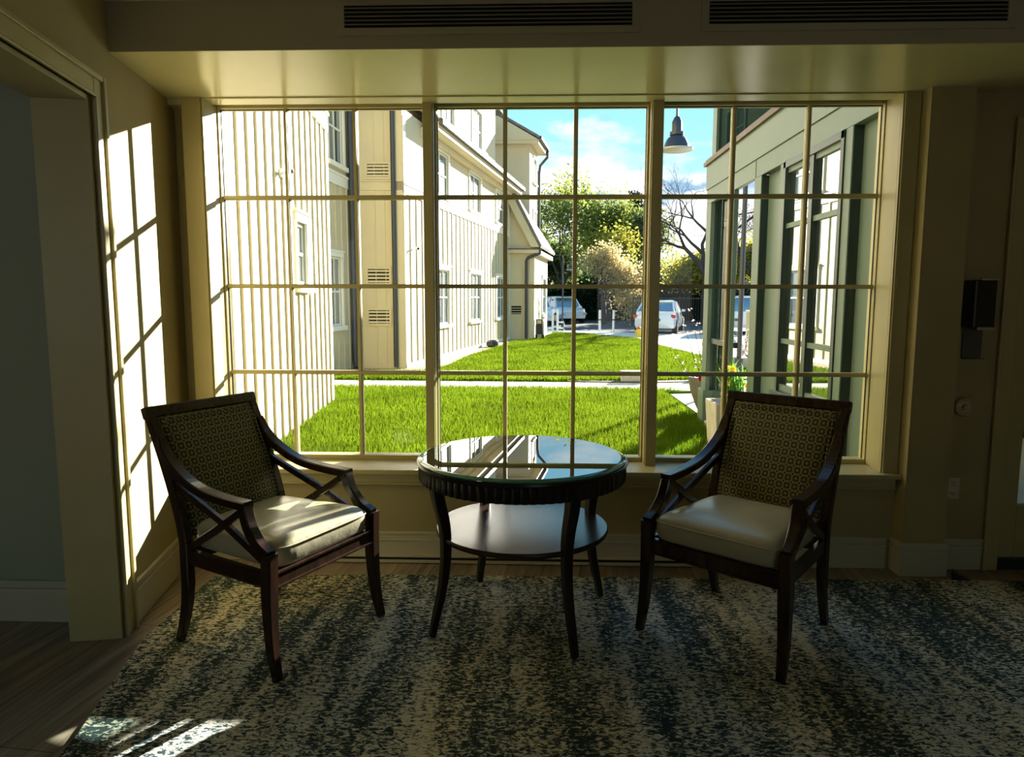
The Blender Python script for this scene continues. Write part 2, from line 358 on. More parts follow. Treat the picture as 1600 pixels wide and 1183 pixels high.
# ================================================================== THE ROOM
ZC, ZS = 2.585, 2.39
YB, YW = 2.93, 3.60
mb = MB(); mb.box(-4.5, 4.5, -2.8, 3.86, -0.12, 0); mb.build('floor', M['floor'], kind='structure')
mb = MB(); mb.box(-4.5, 4.5, -2.8, 3.0, ZC, ZC + 0.2); mb.build('ceiling', M['ceil'], kind='structure')
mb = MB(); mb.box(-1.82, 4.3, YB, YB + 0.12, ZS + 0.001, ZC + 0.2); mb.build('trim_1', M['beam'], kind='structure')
mb = MB(); mb.box(-2.2, 4.3, YB + 0.001, 3.72, ZS, ZS + 0.08); mb.box(-2.2, -1.78, 3.6, 3.72, ZS - 0.03, ZS); mb.build('trim_2', M['soffit'], kind='structure')
# left wall, skewed; opening with casing
lw = frame((-1.870, 3.70), (-1.870 + 0.1704, 3.70 - 0.9854), -1)
LO0, LO1 = 0.995, 2.5                            # opening along the wall
mb = MB()
mb.obox(lw, -0.25, LO0, -0.19, 0, 0, ZC + 0.2); mb.obox(lw, LO1, 6.6, -0.19, 0, 0, ZC + 0.2); mb.obox(lw, LO0, LO1, -0.19, 0, 2.162, ZC + 0.2)
mb.build('wall_left', M['wall'], kind='structure')
mb = MB()
for a, b, z0, z1 in ((LO0 - 0.09, LO0, 0, 2.248), (LO1, LO1 + 0.09, 0, 2.248), (LO0, LO1, 2.160, 2.248)):
    mb.obox(lw, a, b, 0.0, 0.018, z0, z1)
mb.obox(lw, LO0 - 0.092, LO0 - 0.068, 0.0, 0.03, 0, 2.250); mb.obox(lw, LO0 - 0.07, LO1 + 0.07, 0, 0.028, 2.23, 2.252)
mb.obox(lw, LO0 - 0.012, LO0, 0, 0.024, 0, 2.160); mb.obox(lw, LO0 - 0.012, LO1, 0, 0.024, 2.160, 2.172)
mb.build('trim_3', M['trim'], kind='structure', bevel=0.004)
mb = MB(); mb.obox(lw, LO0, LO0 + 0.018, -0.20, 0.0, 0, 2.160); mb.obox(lw, LO1 - 0.018, LO1, -0.20, 0.0, 0, 2.160); mb.obox(lw, LO0, LO1, -0.20, 0.0, 2.142, 2.160)
mb.build('trim_4', M['trim'], kind='structure')
def baseboard(mb, fr, a, b, h=0.168):
    mb.obox(fr, a, b, 0, 0.014, 0, h - 0.035); mb.obox(fr, a, b, 0, 0.019, h - 0.048, h - 0.035); mb.obox(fr, a, b, 0, 0.012, h - 0.035, h - 0.012); mb.obox(fr, a, b, 0, 0.017, h - 0.014, h)
mb = MB(); baseboard(mb, lw, 0.02, LO0 - 0.09, 0.185); mb.build('baseboard_left', M['base'], kind='structure', bevel=0.003)
# blue wall of the next room
mb = MB(); mb.box(-4.5, -1.90, 2.85, 3.0, 0, ZC + 0.2); mb.build('wall_blue', M['bluewall'], kind='structure')
bw = frame((-4.4, 2.85), (-1.905, 2.85)); mb = MB(); baseboard(mb, bw, 0, bw.L, 0.185); mb.build('baseboard_blue', M['base'], kind='structure', bevel=0.003)
# remaining shell
mb = MB(); mb.box(-4.6, -4.4, -2.8, 3.0, 0, ZC + 0.2); mb.build('wall_side', M['bluewall'], kind='structure')
mb = MB()
fill_openings = [(-4.2, -2.2, 0.7, 2.25), (0.9, 2.3, 0.8, 2.1)]  # unseen openings, added behind the camera so daylight fills the room
us = [-4.5, -4.2, -2.2, 0.9, 2.3, 4.4]
for a, b in zip(us, us[1:]):
    h = [w for w in fill_openings if w[0] <= (a + b) / 2 <= w[1]]
    if h: mb.box(a, b, -2.9, -2.7, 0, h[0][2]); mb.box(a, b, -2.9, -2.7, h[0][3], ZC + 0.2)
    else: mb.box(a, b, -2.9, -2.7, 0, ZC + 0.2)
mb.build('wall_back', M['wall'], kind='structure')
mb = MB(); mb.box(4.2, 4.4, -2.8, 3.86, 0, ZC + 0.2); mb.build('wall_right', M['wall'], kind='structure')
# window wall
X0, X1, ZG0, ZG1, YG = -1.674, 1.777, 0.5364, 2.3868, 3.815
YO = 3.86
mb = MB()
mb.box(-2.4, -1.775, 3.70, YO, -0.1, 3.2)
mb.box(-1.775, 1.86, YW, YO, -0.1, 0.475); mb.box(-1.775, 1.86, YW + 0.02, YO, 2.402, 3.2)
mb.box(-1.775, -1.70, YW, YO, 0.475, 2.402); mb.box(1.80, 1.86, YW, YO, 0.475, 2.402)
mb.box(1.86, 2.395, YW, YO, -0.1, 3.2); mb.box(2.395, 3.30, YW, YO, 2.17, 3.2); mb.box(3.30, 4.4, YW, YO, -0.1, 3.2)
mb.box(1.86, 2.07, 3.50, YW, 0, ZS)
mb.build('wall_front', M['wall'], kind='structure')
fr = frame((-1.775, YW), (1.86, YW))
mb = MB()
baseboard(mb, frame((-1.775, YW), (1.86, YW)), 0, 3.60, 0.165)
baseboard(mb, frame((1.85, 3.50), (2.085, 3.50)), 0, 0.235, 0.172)
baseboard(mb, frame((1.86, 3.60), (1.86, 3.49), 1), 0.0, 0.115, 0.172)
baseboard(mb, frame((2.085, YW), (2.32, YW)), 0, 0.235, 0.165)
mb.build('baseboard_front', M['base'], kind='structure', bevel=0.003)
mb = MB(); mb.box(-1.5, 1.30, 3.560, 3.585, 0.006, 0.018); mb.box(-1.5, 1.30, 3.572, 3.588, 0.032, 0.04); mb.build('trim_5', M['base'], kind='structure')
mb = MB(); mb.box(-1.5, 1.30, 3.574, 3.5855, 0.018, 0.032); mb.build('trim_6', M['dark'], kind='structure')
# casing, jambs, head, stool
mb = MB()
mb.box(-1.775, -1.668, 3.582, YW, 0.512, ZS); mb.box(-1.695, -1.675, 3.574, 3.582, 0.512, ZS)
mb.box(-1.70, -1.668, YW, 3.69, 0.512, 2.402); mb.box(-1.70, -1.682, 3.69, YO, 0.512, 2.402)
mb.box(1.771, 1.858, 3.582, YW, 0.512, ZS); mb.box(1.778, 1.795, 3.574, 3.582, 0.512, ZS)
mb.box(1.771, 1.80, YW, 3.69, 0.512, 2.402); mb.box(1.783, 1.80, 3.69, YO, 0.512, 2.402)
mb.box(-1.70, 1.80, 3.60, 3.70, 2.394, 2.43); mb.box(-1.70, 1.80, 3.70, YO, 2.404, 2.43); mb.box(-1.775, 1.858, 3.585, 3.60, 2.385, 2.40)
mb.build('trim_7', M['trim'], kind='structure', bevel=0.002)
mb = MB(); mb.box(-1.80, 1.858, 3.535, YO, 0.487, 0.512); mb.build('trim_8', M['trim'], kind='structure', bevel=0.005)
mb = MB(); mb.box(-1.775, 1.85, 3.578, YW, 0.425, 0.487); mb.box(-1.775, 1.85, 3.57, YW, 0.425, 0.437); mb.build('trim_9', M['trim'], kind='structure', bevel=0.002)
rows = [ZG0, 0.9913, 1.461, 1.9308, ZG1]
units = [(-1.674, -0.594, (-1.327, -0.958)), (-0.523, 0.575, (-0.164, 0.207)), (0.655, 1.777, (1.025, 1.407))]
for i, (a, b, ms) in enumerate(units):
    e = 0.020; g0, g1 = a - (0.008 if i == 0 else e), b + (0.006 if i == 2 else e)
    mb = MB()
    mb.box(g0, a, 3.775, 3.845, 0.512, 2.404); mb.box(b, g1, 3.775, 3.845, 0.512, 2.404)
    mb.box(a, b, 3.775, 3.845, 0.512, ZG0); mb.box(a, b, 3.775, 3.845, ZG1, 2.404)
    w = mb.build('window_%d' % (i + 1), M['trim'], kind='structure', bevel=0.002)
    mb = MB()
    for x in ms:
        mb.box(x - 0.011, x + 0.011, 3.800, 3.812, ZG0, ZG1); mb.box(x - 0.0075, x + 0.0075, 3.792, 3.800, ZG0, ZG1); mb.box(x - 0.011, x + 0.011, 3.819, 3.832, ZG0, ZG1)
    for z in rows[1:-1]:
        mb.box(a, b, 3.7995, 3.8115, z - 0.011, z + 0.011); mb.box(a, b, 3.7925, 3.7995, z - 0.0075, z + 0.0075); mb.box(a, b, 3.8195, 3.8325, z - 0.011, z + 0.011)
    mb.build('muntins', M['trim'], w)
    mb = MB()
    for x in (a, b - 0.004): mb.box(x, x + 0.004, 3.806, 3.812, ZG0, ZG1)
    mb.box(a, b, 3.806, 3.812, ZG1 - 0.004, ZG1)
    mb.build('glazing_gasket', M['spacer'], w)
    mb = MB(); mb.add([(a, YG, ZG0), (b, YG, ZG0), (b, YG, ZG1), (a, YG, ZG1)], [(0, 1, 2, 3)]); mb.build('pane', M['pane'], w)
mb = MB()
for a, b in ((-0.574, -0.543), (0.595, 0.635)):
    mb.box(a, b, 3.70, 3.845, 0.512, 2.404); mb.box(a - 0.012, b + 0.012, 3.715, 3.745, 0.512, 2.404); mb.box(a - 0.008, b + 0.008, 3.690, 3.700, 0.512, 2.404)
mb.build('trim_10', M['trim'], kind='structure', bevel=0.002)
# door at the right edge
mb = MB()
mb.box(2.32, 2.395, 3.58, YW, 0, 2.267); mb.box(2.395, 3.375, 3.58, YW, 2.17, 2.267); mb.box(3.30, 3.375, 3.58, YW, 0, 2.17)
mb.box(2.315, 2.33, 3.572, 3.58, 0, 2.272); mb.build('trim_11', M['trim'], kind='structure', bevel=0.004)
mb = MB(); mb.box(2.395, 3.30, YW, YO, 0, 0.045); mb.build('trim_12', M['darkgreen'], kind='structure')
mb = MB()
mb.box(2.400, 2.50, 3.625, 3.665, 0.057, 2.16); mb.box(3.20, 3.295, 3.625, 3.665, 0.057, 2.16); mb.box(2.50, 3.20, 3.625, 3.665, 0.057, 0.335); mb.box(2.50, 3.20, 3.625, 3.665, 2.04, 2.16)
mb.box(2.50, 3.20, 3.632, 3.658, 0.755, 0.77)
d = mb.build('door_1', M['trim'], kind='structure', bevel=0.003)
mb = MB(); mb.add([(2.50, 3.645, 0.335), (3.20, 3.645, 0.335), (3.20, 3.645, 2.04), (2.50, 3.645, 2.04)], [(0, 1, 2, 3)]); mb.build('door_pane', M['pane'], d)
# ------------------------------------------------------------------ vents in the beam
for k, (a, b, lab) in enumerate(((-0.80, 0.405, 'long grey linear air vent in the ceiling beam, left of two'), (0.646, 1.853, 'long grey linear air vent in the ceiling beam, right of two'))):
    v = thing('air_vent', lab, 'air vent', ((a + b) / 2, YB, 2.50), group='linear vents in the ceiling beam')
    z0, z1, y0, y1 = 2.443, 2.562, YB - 0.008, YB
    mb = MB(); mb.box(a, b, y0, y1, z0, 2.470); mb.box(a, b, y0, y1, 2.556, z1); mb.box(a, a + 0.03, y0, y1, 2.470, 2.556); mb.box(b - 0.03, b, y0, y1, 2.470, 2.556)
    mb.build('frame', M['beam'], v, bevel=0.001)
    mb = MB(); mb.box(a + 0.03, b - 0.03, YB - 0.0012, YB - 0.0002, 2.470, 2.556); mb.build('duct_opening', M['dark'], v)
    for j in range(5):
        z = 2.482 + j * 0.0155
        mb = MB(); mb.box(a + 0.03, b - 0.03, YB - 0.007, YB - 0.0015, z, z + 0.0028); mb.build('slat', M['slat'], v)
# ------------------------------------------------------------------ wall devices
t = thing('soap_dispenser', 'black wall mounted hand sanitizer dispenser beside the door', 'dispenser', (2.18, 3.60, 1.12))
mb = MB(); mb.box(2.13, 2.235, 3.50, 3.60, 1.255, 1.49); mb.build('housing', M['black'], t, bevel=0.008)
for bb in ((2.158, 2.240, 3.492, 3.50, 1.487, 1.497), (2.150, 2.235, 3.492, 3.50, 1.247, 1.262)): mb = MB(); mb.box(*bb); mb.build('trim_band', M['chrome'], t, bevel=0.002)
mb = MB(); mb.box(2.14, 2.235, 3.588, 3.60, 1.10, 1.255); mb.box(2.14, 2.235, 3.56, 3.588, 1.10, 1.106); mb.build('drip_tray', M['grey_plastic'], t, bevel=0.002)
t = thing('round_switch', 'round chrome switch on a square steel plate beside the door', 'switch', (2.165, 3.60, 0.857))
mb = MB(); mb.box(2.110, 2.215, 3.594, 3.60, 0.805, 0.908); mb.build('plate', M['chrome'], t, bevel=0.002)
def ydisc(c, prof, n=32):                       # lathe turned to face -Y
    m_ = MB(); m_.lathe(prof, n); m_.v = [(c[0] + x, c[1] - z, c[2] + y) for x, y, z in m_.v]; return m_
ydisc((2.165, 3.594, 0.857), [(0.05, 0), (0.05, 0.012), (0.044, 0.02), (0.036, 0.02), (0.034, 0.014)]).build('dial', M['chrome'], t, smooth=True)
ydisc((2.165, 3.590, 0.857), [(0.014, 0.008), (0.014, 0.022), (0.009, 0.028)], 20).build('keyhole_boss', M['chrome'], t, smooth=True)
t = thing('power_outlet', 'ivory duplex power outlet low on the wall beside the door', 'outlet', (2.149, 3.60, 0.43))
mb = MB(); mb.box(2.115, 2.183, 3.592, 3.60, 0.373, 0.487); mb.build('cover_plate', M['white_plastic'], t, bevel=0.003)
for z in (0.402, 0.458):
    mb = MB(); mb.box(2.133, 2.165, 3.589, 3.592, z - 0.015, z + 0.015); sf = mb.build('socket_face', M['white_plastic'], t, bevel=0.003)
    for bb in ((2.141, 2.1435, z, z + 0.009), (2.154, 2.1565, z, z + 0.009), (2.147, 2.151, z - 0.010, z - 0.005)): mb = MB(); mb.box(bb[0], bb[1], 3.5885, 3.589, bb[2], bb[3]); mb.build('slot', M['dark'], sf)
mb = MB(); mb.add([(2.085, 3.44, 0), (2.16, 3.40, 0), (2.175, 3.43, 0), (2.10, 3.475, 0), (2.085, 3.44, 0.05), (2.10, 3.475, 0.05), (2.16, 3.40, 0.008), (2.175, 3.43, 0.008)],
                  [(0, 3, 2, 1), (0, 1, 6, 4), (1, 2, 7, 6), (2, 3, 5, 7), (3, 0, 4, 5), (4, 6, 7, 5)])
tag(mb.build('door_wedge', M['black'], bevel=0.003), 'small black rubber door wedge on the floor against the wall column', 'door wedge')
# ------------------------------------------------------------------ rug
mb = MB(); mb.prism([(-1.604, 3.335), (-1.600, 2.68), (-1.46, 2.05), (-1.30, 0.9), (4.0, 0.9), (4.0, 3.42), (2.07, 3.425), (0.85, 3.40), (-0.76, 3.392)], 0.0005, 0.011)
tag(mb.build('area_rug', M['rug'], bevel=0.003), 'large rug flecked in cream and dark teal with faded stripes', 'rug')
# ------------------------------------------------------------------ chairs
def bez(pts, n=5): return smoothpts(pts, n)
def make_chair(label, loc, rz):
    t = thing('armchair', label, 'armchair', loc, group='upholstered armchairs beside the round table', rz=rz, local=True)
    posty = lambda z: -0.228 - 0.065 * max(0, 1 - z / 0.25) ** 1.6 - 0.190 * max(0, (z - 0.42) / 0.525) ** 1.35
    for sx in (-1, 1):
        # front leg
        p = bez([(sx * 0.300, 0.296, 0.0), (sx * 0.296, 0.272, 0.12), (sx * 0.291, 0.262, 0.28), (sx * 0.289, 0.266, 0.47)])
        k = len(p); mb = MB(); mb.bar(p, [0.030 + 0.017 * min(1, i / (k - 1) * 1.4) for i in range(k)], [0.030 + 0.02 * min(1, i / (k - 1) * 1.4) for i in range(k)]); mb.build('leg', M['wood'], t)
        # rear leg + back post
        zs = [0, 0.05, 0.1, 0.17, 0.25, 0.34, 0.42]
        mb = MB(); mb.bar([(sx * 0.252, posty(z), z) for z in zs], [0.028 + 0.010 * min(1, z / .25) for z in zs], [0.032 + 0.014 * min(1, z / .25) for z in zs]); mb.build('leg', M['wood'], t)
        zs = [0.42, 0.5, 0.58, 0.66, 0.74, 0.82, 0.90, 0.945]
        mb = MB(); mb.bar([(sx * (0.252 + 0.004 * (z - .42)), posty(z), z) for z in zs], 0.038, [0.046 - 0.016 * (z - .42) / .52 for z in zs]); mb.build('back_post', M['wood'], t)
        # arm and its support
        p = bez([(sx * 0.289, 0.268, 0.462), (sx * 0.286, 0.215, 0.492), (sx * 0.281, 0.165, 0.550), (sx * 0.277, 0.137, 0.622)])
        mb = MB(); mb.bar(p, 0.044, 0.040); mb.build('arm_support', M['wood'], t)
        p = bez([(sx * 0.277, 0.155, 0.627), (sx * 0.275, 0.02, 0.634), (sx * 0.270, -0.12, 0.655), (sx * 0.263, -0.235, 0.705), (sx * 0.257, -0.312, 0.765), (sx * 0.254, -0.355, 0.835)])
        mb = MB(); mb.bar(p, [0.050] * (len(p) - 6) + [0.048, 0.046, 0.044, 0.040, 0.036, 0.032], 0.034); mb.build('arm', M['wood'], t)
        mb = MB(); mb.bar([(sx * 0.272, 0.13, 0.610), (sx * 0.262, -0.03, 0.505), (sx * 0.254, -0.215, 0.395)], 0.022, 0.030); mb.build('cross_brace', M['wood'], t)
        mb = MB(); mb.bar([(sx * 0.282, 0.238, 0.43), (sx * 0.268, 0.02, 0.535), (sx * 0.2555, -0.282, 0.655)], 0.020, 0.028); mb.build('cross_brace', M['wood'], t)
        mb = MB(); mb.bar([(sx * 0.286, 0.262, 0.365), (sx * 0.252, -0.228, 0.365)], 0.024, 0.062); mb.build('side_rail', M['wood'], t)
    mb = MB(); mb.box(-0.272, 0.272, 0.255, 0.280, 0.335, 0.398); mb.box(-0.272, 0.272, 0.280, 0.286, 0.335, 0.345); mb.box(-0.272, 0.272, 0.280, 0.286, 0.388, 0.398); mb.build('front_rail', M['wood'], t, bevel=0.002)
    mb = MB(); mb.box(-0.24, 0.24, -0.242, -0.218, 0.335, 0.398); mb.build('rear_rail', M['wood'], t)
    yt = posty(0.925); mb = MB(); mb.bar([(-0.274, yt, 0.925), (0.274, yt, 0.925)], 0.046, 0.034, side=(0, -0.35, 1)); mb.build('top_rail', M['wood'], t)
    # upholstered back
    nx, nz_ = 14, 14; mb = MB(); idx = {}
    vs = []; fs = []
    def pan(i, j, side):
        u = -1 + 2 * i / nx; z = 0.44 + (0.905 - 0.44) * j / nz_; vv = -1 + 2 * j / nz_
        b = 0.020 * (1 - abs(u) ** 5) * (1 - abs(vv) ** 5)
        return (u * 0.231, posty(z) + (0.014 + b if side > 0 else -0.010 - b * 0.3), z)
    for sgn in (1, -1):
        base = len(vs)
        for j in range(nz_ + 1):
            for i in range(nx + 1): vs.append(pan(i, j, sgn))
        for j in range(nz_):
            for i in range(nx):
                a = base + j * (nx + 1) + i; fs.append((a, a + 1, a + nx + 2, a + nx + 1))
    n1 = (nx + 1) * (nz_ + 1)
    per = [i for i in range(nx + 1)] + [j * (nx + 1) + nx for j in range(1, nz_ + 1)] + [nz_ * (nx + 1) + i for i in range(nx - 1, -1, -1)] + [j * (nx + 1) for j in range(nz_ - 1, 0, -1)]
    for k in range(len(per)):
        a, b = per[k], per[(k + 1) % len(per)]; fs.append((a, b, b + n1, a + n1))
    mb.add(vs, fs); back = mb.build('backrest', M['fabric'], t, smooth='all')
    mb = MB(); pp = []
    for z in (0.50, 0.6, 0.7, 0.8, 0.86): pp.append((-0.222, posty(z) + 0.026, z))
    pp += [(-0.215, posty(0.885) + 0.026, 0.888)] + [(x, posty(0.895) + 0.026, 0.895) for x in (-0.19, 0, 0.19)] + [(0.215, posty(0.885) + 0.026, 0.888)]
    for z in (0.86, 0.8, 0.7, 0.6, 0.5): pp.append((0.222, posty(z) + 0.026, z))
    mb.tube(pp, 0.0035, 6); mb.build('piping', M['fabric'], back, smooth='all')
    # seat cushion
    NP = 72
    def ring(ins, z, crown=0.0):
        out = []
        for k in range(NP):
            an = 2 * math.pi * (k + 0.5) / NP; c, s = math.cos(an), math.sin(an)
            e = 0.22; px = math.copysign(abs(c) ** e, c); py = math.copysign(abs(s) ** e, s)
            q = max(abs(c), abs(s)); 
            py_ = py; y = 0.030 + py * (0.250 - ins)
            hw = 0.231 + (0.264 - 0.231) * (y + 0.22) / 0.50
            x = px * (hw - ins)
            out.append((x, y, z))
        return out
    R_ = []
    for ins, z in ((0.02, 0.398), (0.004, 0.402), (0.0, 0.412), (-0.004, 0.44), (-0.003, 0.470), (0.004, 0.486), (0.016, 0.497), (0.035, 0.505), (0.07, 0.511), (0.11, 0.516), (0.16, 0.520), (0.21, 0.5215)):
        R_.append(ring(ins, z))
    mb = MB(); mb.loft(R_); seat = mb.build('seat', M['leather'], t, smooth='all')
    pr = [Vector(p) for p in ring(-0.004, 0.474)]; pr.append(pr[0]); mb = MB(); mb.tube(pr, 0.0035, 6, cap=False); mb.build('piping', M['leather'], seat, smooth='all')
    return t
def rzof(fx, fy): return math.atan2(fy, fx) - math.pi / 2
make_chair('dark wood armchair left of the round table, sunlight across its cream seat', (-1.067, 2.781, 0.0145), rzof(0.902, -0.432))
make_chair('dark wood armchair right of the round table, its seat in shade', (0.866, 2.863, 0.0145), rzof(-0.655, -0.755))
# ------------------------------------------------------------------ table
TX, TY = -0.054, 2.954
t = thing('round_table', 'round dark wood side table with fluted edge and lower shelf between the armchairs', 'table', (TX, TY, 0.011))
mb = MB(); mb.lathe([(0.40, 0.665), (0.428, 0.640), (0.434, 0.648), (0.434, 0.702), (0.428, 0.706)], 320, (TX, TY), mod=lambda an, j: 0.0085 * abs(math.sin(an * 40)) if 0 < j < 4 else 0)
mb.build('apron', M['tablewood'], t, smooth=True)
mb = MB(); mb.lathe([(0.425, 0.704), (0.446, 0.706), (0.449, 0.712), (0.447, 0.7195), (0.40, 0.7205)], 96, (TX, TY)); mb.build('tabletop', M['tablewood'], t, smooth=True)
mb = MB(); mb.lathe([(0.35, 0.405), (0.367, 0.405), (0.371, 0.413), (0.371, 0.421), (0.366, 0.427), (0.33, 0.427)], 96, (TX, TY)); mb.build('lower_shelf', M['shelfwood'], t, smooth=True)
for k in range(4):
    an = -1.039 + k * math.pi / 2; c, s = math.cos(an), math.sin(an)
    prof = [(0.422, 0.0145), (0.405, 0.09), (0.380, 0.19), (0.362, 0.30), (0.358, 0.41), (0.368, 0.50), (0.388, 0.58), (0.402, 0.66)]
    p = bez([(TX + r * c, TY + r * s, z) for r, z in prof], 3); kk = len(p)
    w = [0.026 + 0.024 * (i / (kk - 1)) for i in range(kk)]
    mb = MB(); mb.bar(p, w, w, side=(-s, c, 0)); mb.build('leg', M['tablewood'], t)
g = thing('glass_tabletop', 'clear round glass top with green edge resting on the dark table', 'glass top', (TX, TY, 0.7209))
mb = MB(); mb.lathe([(0.400, 0.7225), (0.405, 0.7335), (0.418, 0.7335)], 128, (TX, TY), capb=False, capt=False)
mb = MB(); mb.add([(TX + 0.42 * math.cos(2 * math.pi * k / 128), TY + 0.42 * math.sin(2 * math.pi * k / 128), 0.7335) for k in range(128)], [tuple(range(128))])
mb.build('glass_sheet', M['glass_top'], g)
mb = MB(); mb.lathe([(0.4195, 0.7336), (0.438, 0.7275), (0.440, 0.7255), (0.440, 0.7212), (0.42, 0.7212)], 128, (TX, TY), capb=False, capt=False); mb.build('bevelled_edge', M['glass_edge'], g, smooth=True)
# ================================================================== GROUND OUTSIDE
G = -0.15
random.seed(5)
mb = MB(); mb.box(-60, 80, YO, 140, G - 0.3, G - 0.02); mb.build('ground', M['asphalt'], kind='structure')
mb = MB(); mb.prism([(-4.5, YO), (2.2, YO), (2.2, 11.6), (2.9, 11.75), (2.9, 11.9), (-0.4, 11.95), (-4.5, 12.0)], G - 0.02, G); mb.build('near_lawn', M['lawn'], kind='structure')
mb = MB(); mb.prism([(-4.5, 12.0), (-0.4, 11.95), (2.9, 11.8), (2.2, 10.6), (2.2, 8.6), (12, 8.6), (12, 16), (6.4, 16), (5.9, 14.8), (4.6, 13.6), (3.2, 13.05), (1.9, 12.8), (-0.4, 12.95), (-4.5, 13.1)], G - 0.02, G + 0.005); mb.build('garden_path', M['concrete'], kind='structure')
mb = MB()
for a, b in (((-1.6, 11.97), (-1.15, 12.99)), ((1.15, 11.9), (0.9, 12.86)), ((-3.4, 11.97), (-3.0, 13.05))): mb.bar([(a[0], a[1], G + 0.006), (b[0], b[1], G + 0.006)], 0.02, 0.003)
mb.build('path_joints', M['asphalt'], kind='structure')
mb = MB(); mb.prism([(-4.5, 13.1), (-0.4, 12.95), (1.9, 12.8), (3.2, 13.05), (4.4, 13.7), (4.9, 15.2), (4.6, 19.0), (4.15, 23.0), (4.0, 27.0), (2.0, 30.9), (0.75, 31.8), (0.70, 30.0), (0.25, 27.2), (-0.2, 25.9), (-0.75, 24.8), (-1.75, 18.5), (-2.0, 15.6), (-2.4, 14.6), (-4.5, 14.4)], G - 0.02, G + 0.01); mb.build('far_lawn', M['lawn'], kind='structure')
mb = MB(); mb.prism([(-4.5, 14.3), (-2.4, 14.6), (-2.0, 15.6), (-1.75, 18.5), (-0.75, 24.8), (-0.2, 25.9), (0.25, 27.2), (0.70, 30.0), (0.75, 31.8), (0.3, 32), (-3.5, 27), (-4.5, 16)], G - 0.02, G + 0.02); mb.build('gravel_strip', M['gravel'], kind='structure')
mb = MB(); mb.prism([(4.95, 15.2), (6.4, 16.0), (12, 16), (30, 18), (30, 29), (6.0, 30.2), (1.9, 33.6), (0.3, 34.2), (0.3, 31.9), (2.0, 31.0), (4.05, 27.1), (4.2, 23.1), (4.65, 19.1)], G - 0.02, G + 0.012); mb.build('sidewalk', M['concrete'], kind='structure')
mb = MB(); mb.prism([(4.4, 13.7), (4.95, 15.2), (4.7, 19.1), (4.2, 23.1), (4.05, 27.1), (3.95, 27.1), (4.08, 23), (4.5, 19), (4.7, 15.3), (4.2, 13.9), (3.1, 13.3), (1.9, 13.05), (0.6, 13.1), (0.6, 12.95), (1.9, 12.8), (3.2, 13.05)], G, G + 0.02); mb.build('mulch_edge', M['mulch'], kind='structure')
def inpoly(x, y, P):
    c = False
    for i in range(len(P)):
        a, b = P[i], P[i - 1]
        if (a[1] > y) != (b[1] > y) and x < (b[0] - a[0]) * (y - a[1]) / (b[1] - a[1]) + a[0]: c = not c
    return c
def grass(name, P, n, h, w, label, z):
    xs = [p[0] for p in P]; ys = [p[1] for p in P]; vs = []; fs = []; k = 0; tries = 0
    while k < n and tries < n * 6:
        tries += 1
        x = random.uniform(min(xs), max(xs)); y = min(ys) + (max(ys) - min(ys)) * random.random() ** 1.25
        if not inpoly(x, y, P): continue
        a = random.uniform(0, math.pi); hh = h * random.uniform(0.55, 1.25); ln = random.uniform(0, 0.5) * hh; la = random.uniform(0, 6.283); ww = w * random.uniform(0.7, 1.3)
        dx, dy = math.cos(a) * ww / 2, math.sin(a) * ww / 2; lx, ly = math.cos(la) * ln, math.sin(la) * ln; b = len(vs)
        vs += [(x - dx, y - dy, z), (x + dx, y + dy, z), (x + dx * .7 + lx * .4, y + dy * .7 + ly * .4, z + hh * .6), (x - dx * .7 + lx * .4, y - dy * .7 + ly * .4, z + hh * .6), (x + lx, y + ly, z + hh)]
        fs += [(b, b + 1, b + 2, b + 3), (b + 3, b + 2, b + 4)]; k += 1
    mb = MB(); mb.v = vs; mb.f = fs
    return tag(mb.build(name, M['blade'], fix=False), label, 'grass', kind='stuff')
grass('lawn_grass', [(-2.50, 5.2), (2.05, 5.2), (2.05, 9), (2.1, 11.6), (2.5, 11.85), (-0.4, 11.95), (-4.2, 12.0), (-4.2, 10.5), (-3.0, 10.33)], 110000, 0.085, 0.008, 'short green grass of the near lawn below the window', G)
grass('lawn_grass', [(-4.4, 13.1), (-0.4, 12.98), (1.9, 13.1), (3.1, 13.35), (4.2, 13.95), (4.6, 15.3), (4.4, 19.0), (3.95, 23.0), (3.8, 27.0), (1.9, 30.8), (0.8, 31.5), (0.70, 30.0), (0.25, 27.2), (-0.2, 25.9), (-0.75, 24.8), (-1.75, 18.5), (-2.0, 15.6), (-2.4, 14.6), (-3.9, 14.4), (-4.1, 13.1)], 90000, 0.07, 0.014, 'short green grass of the far lawn beyond the path', G + 0.01)
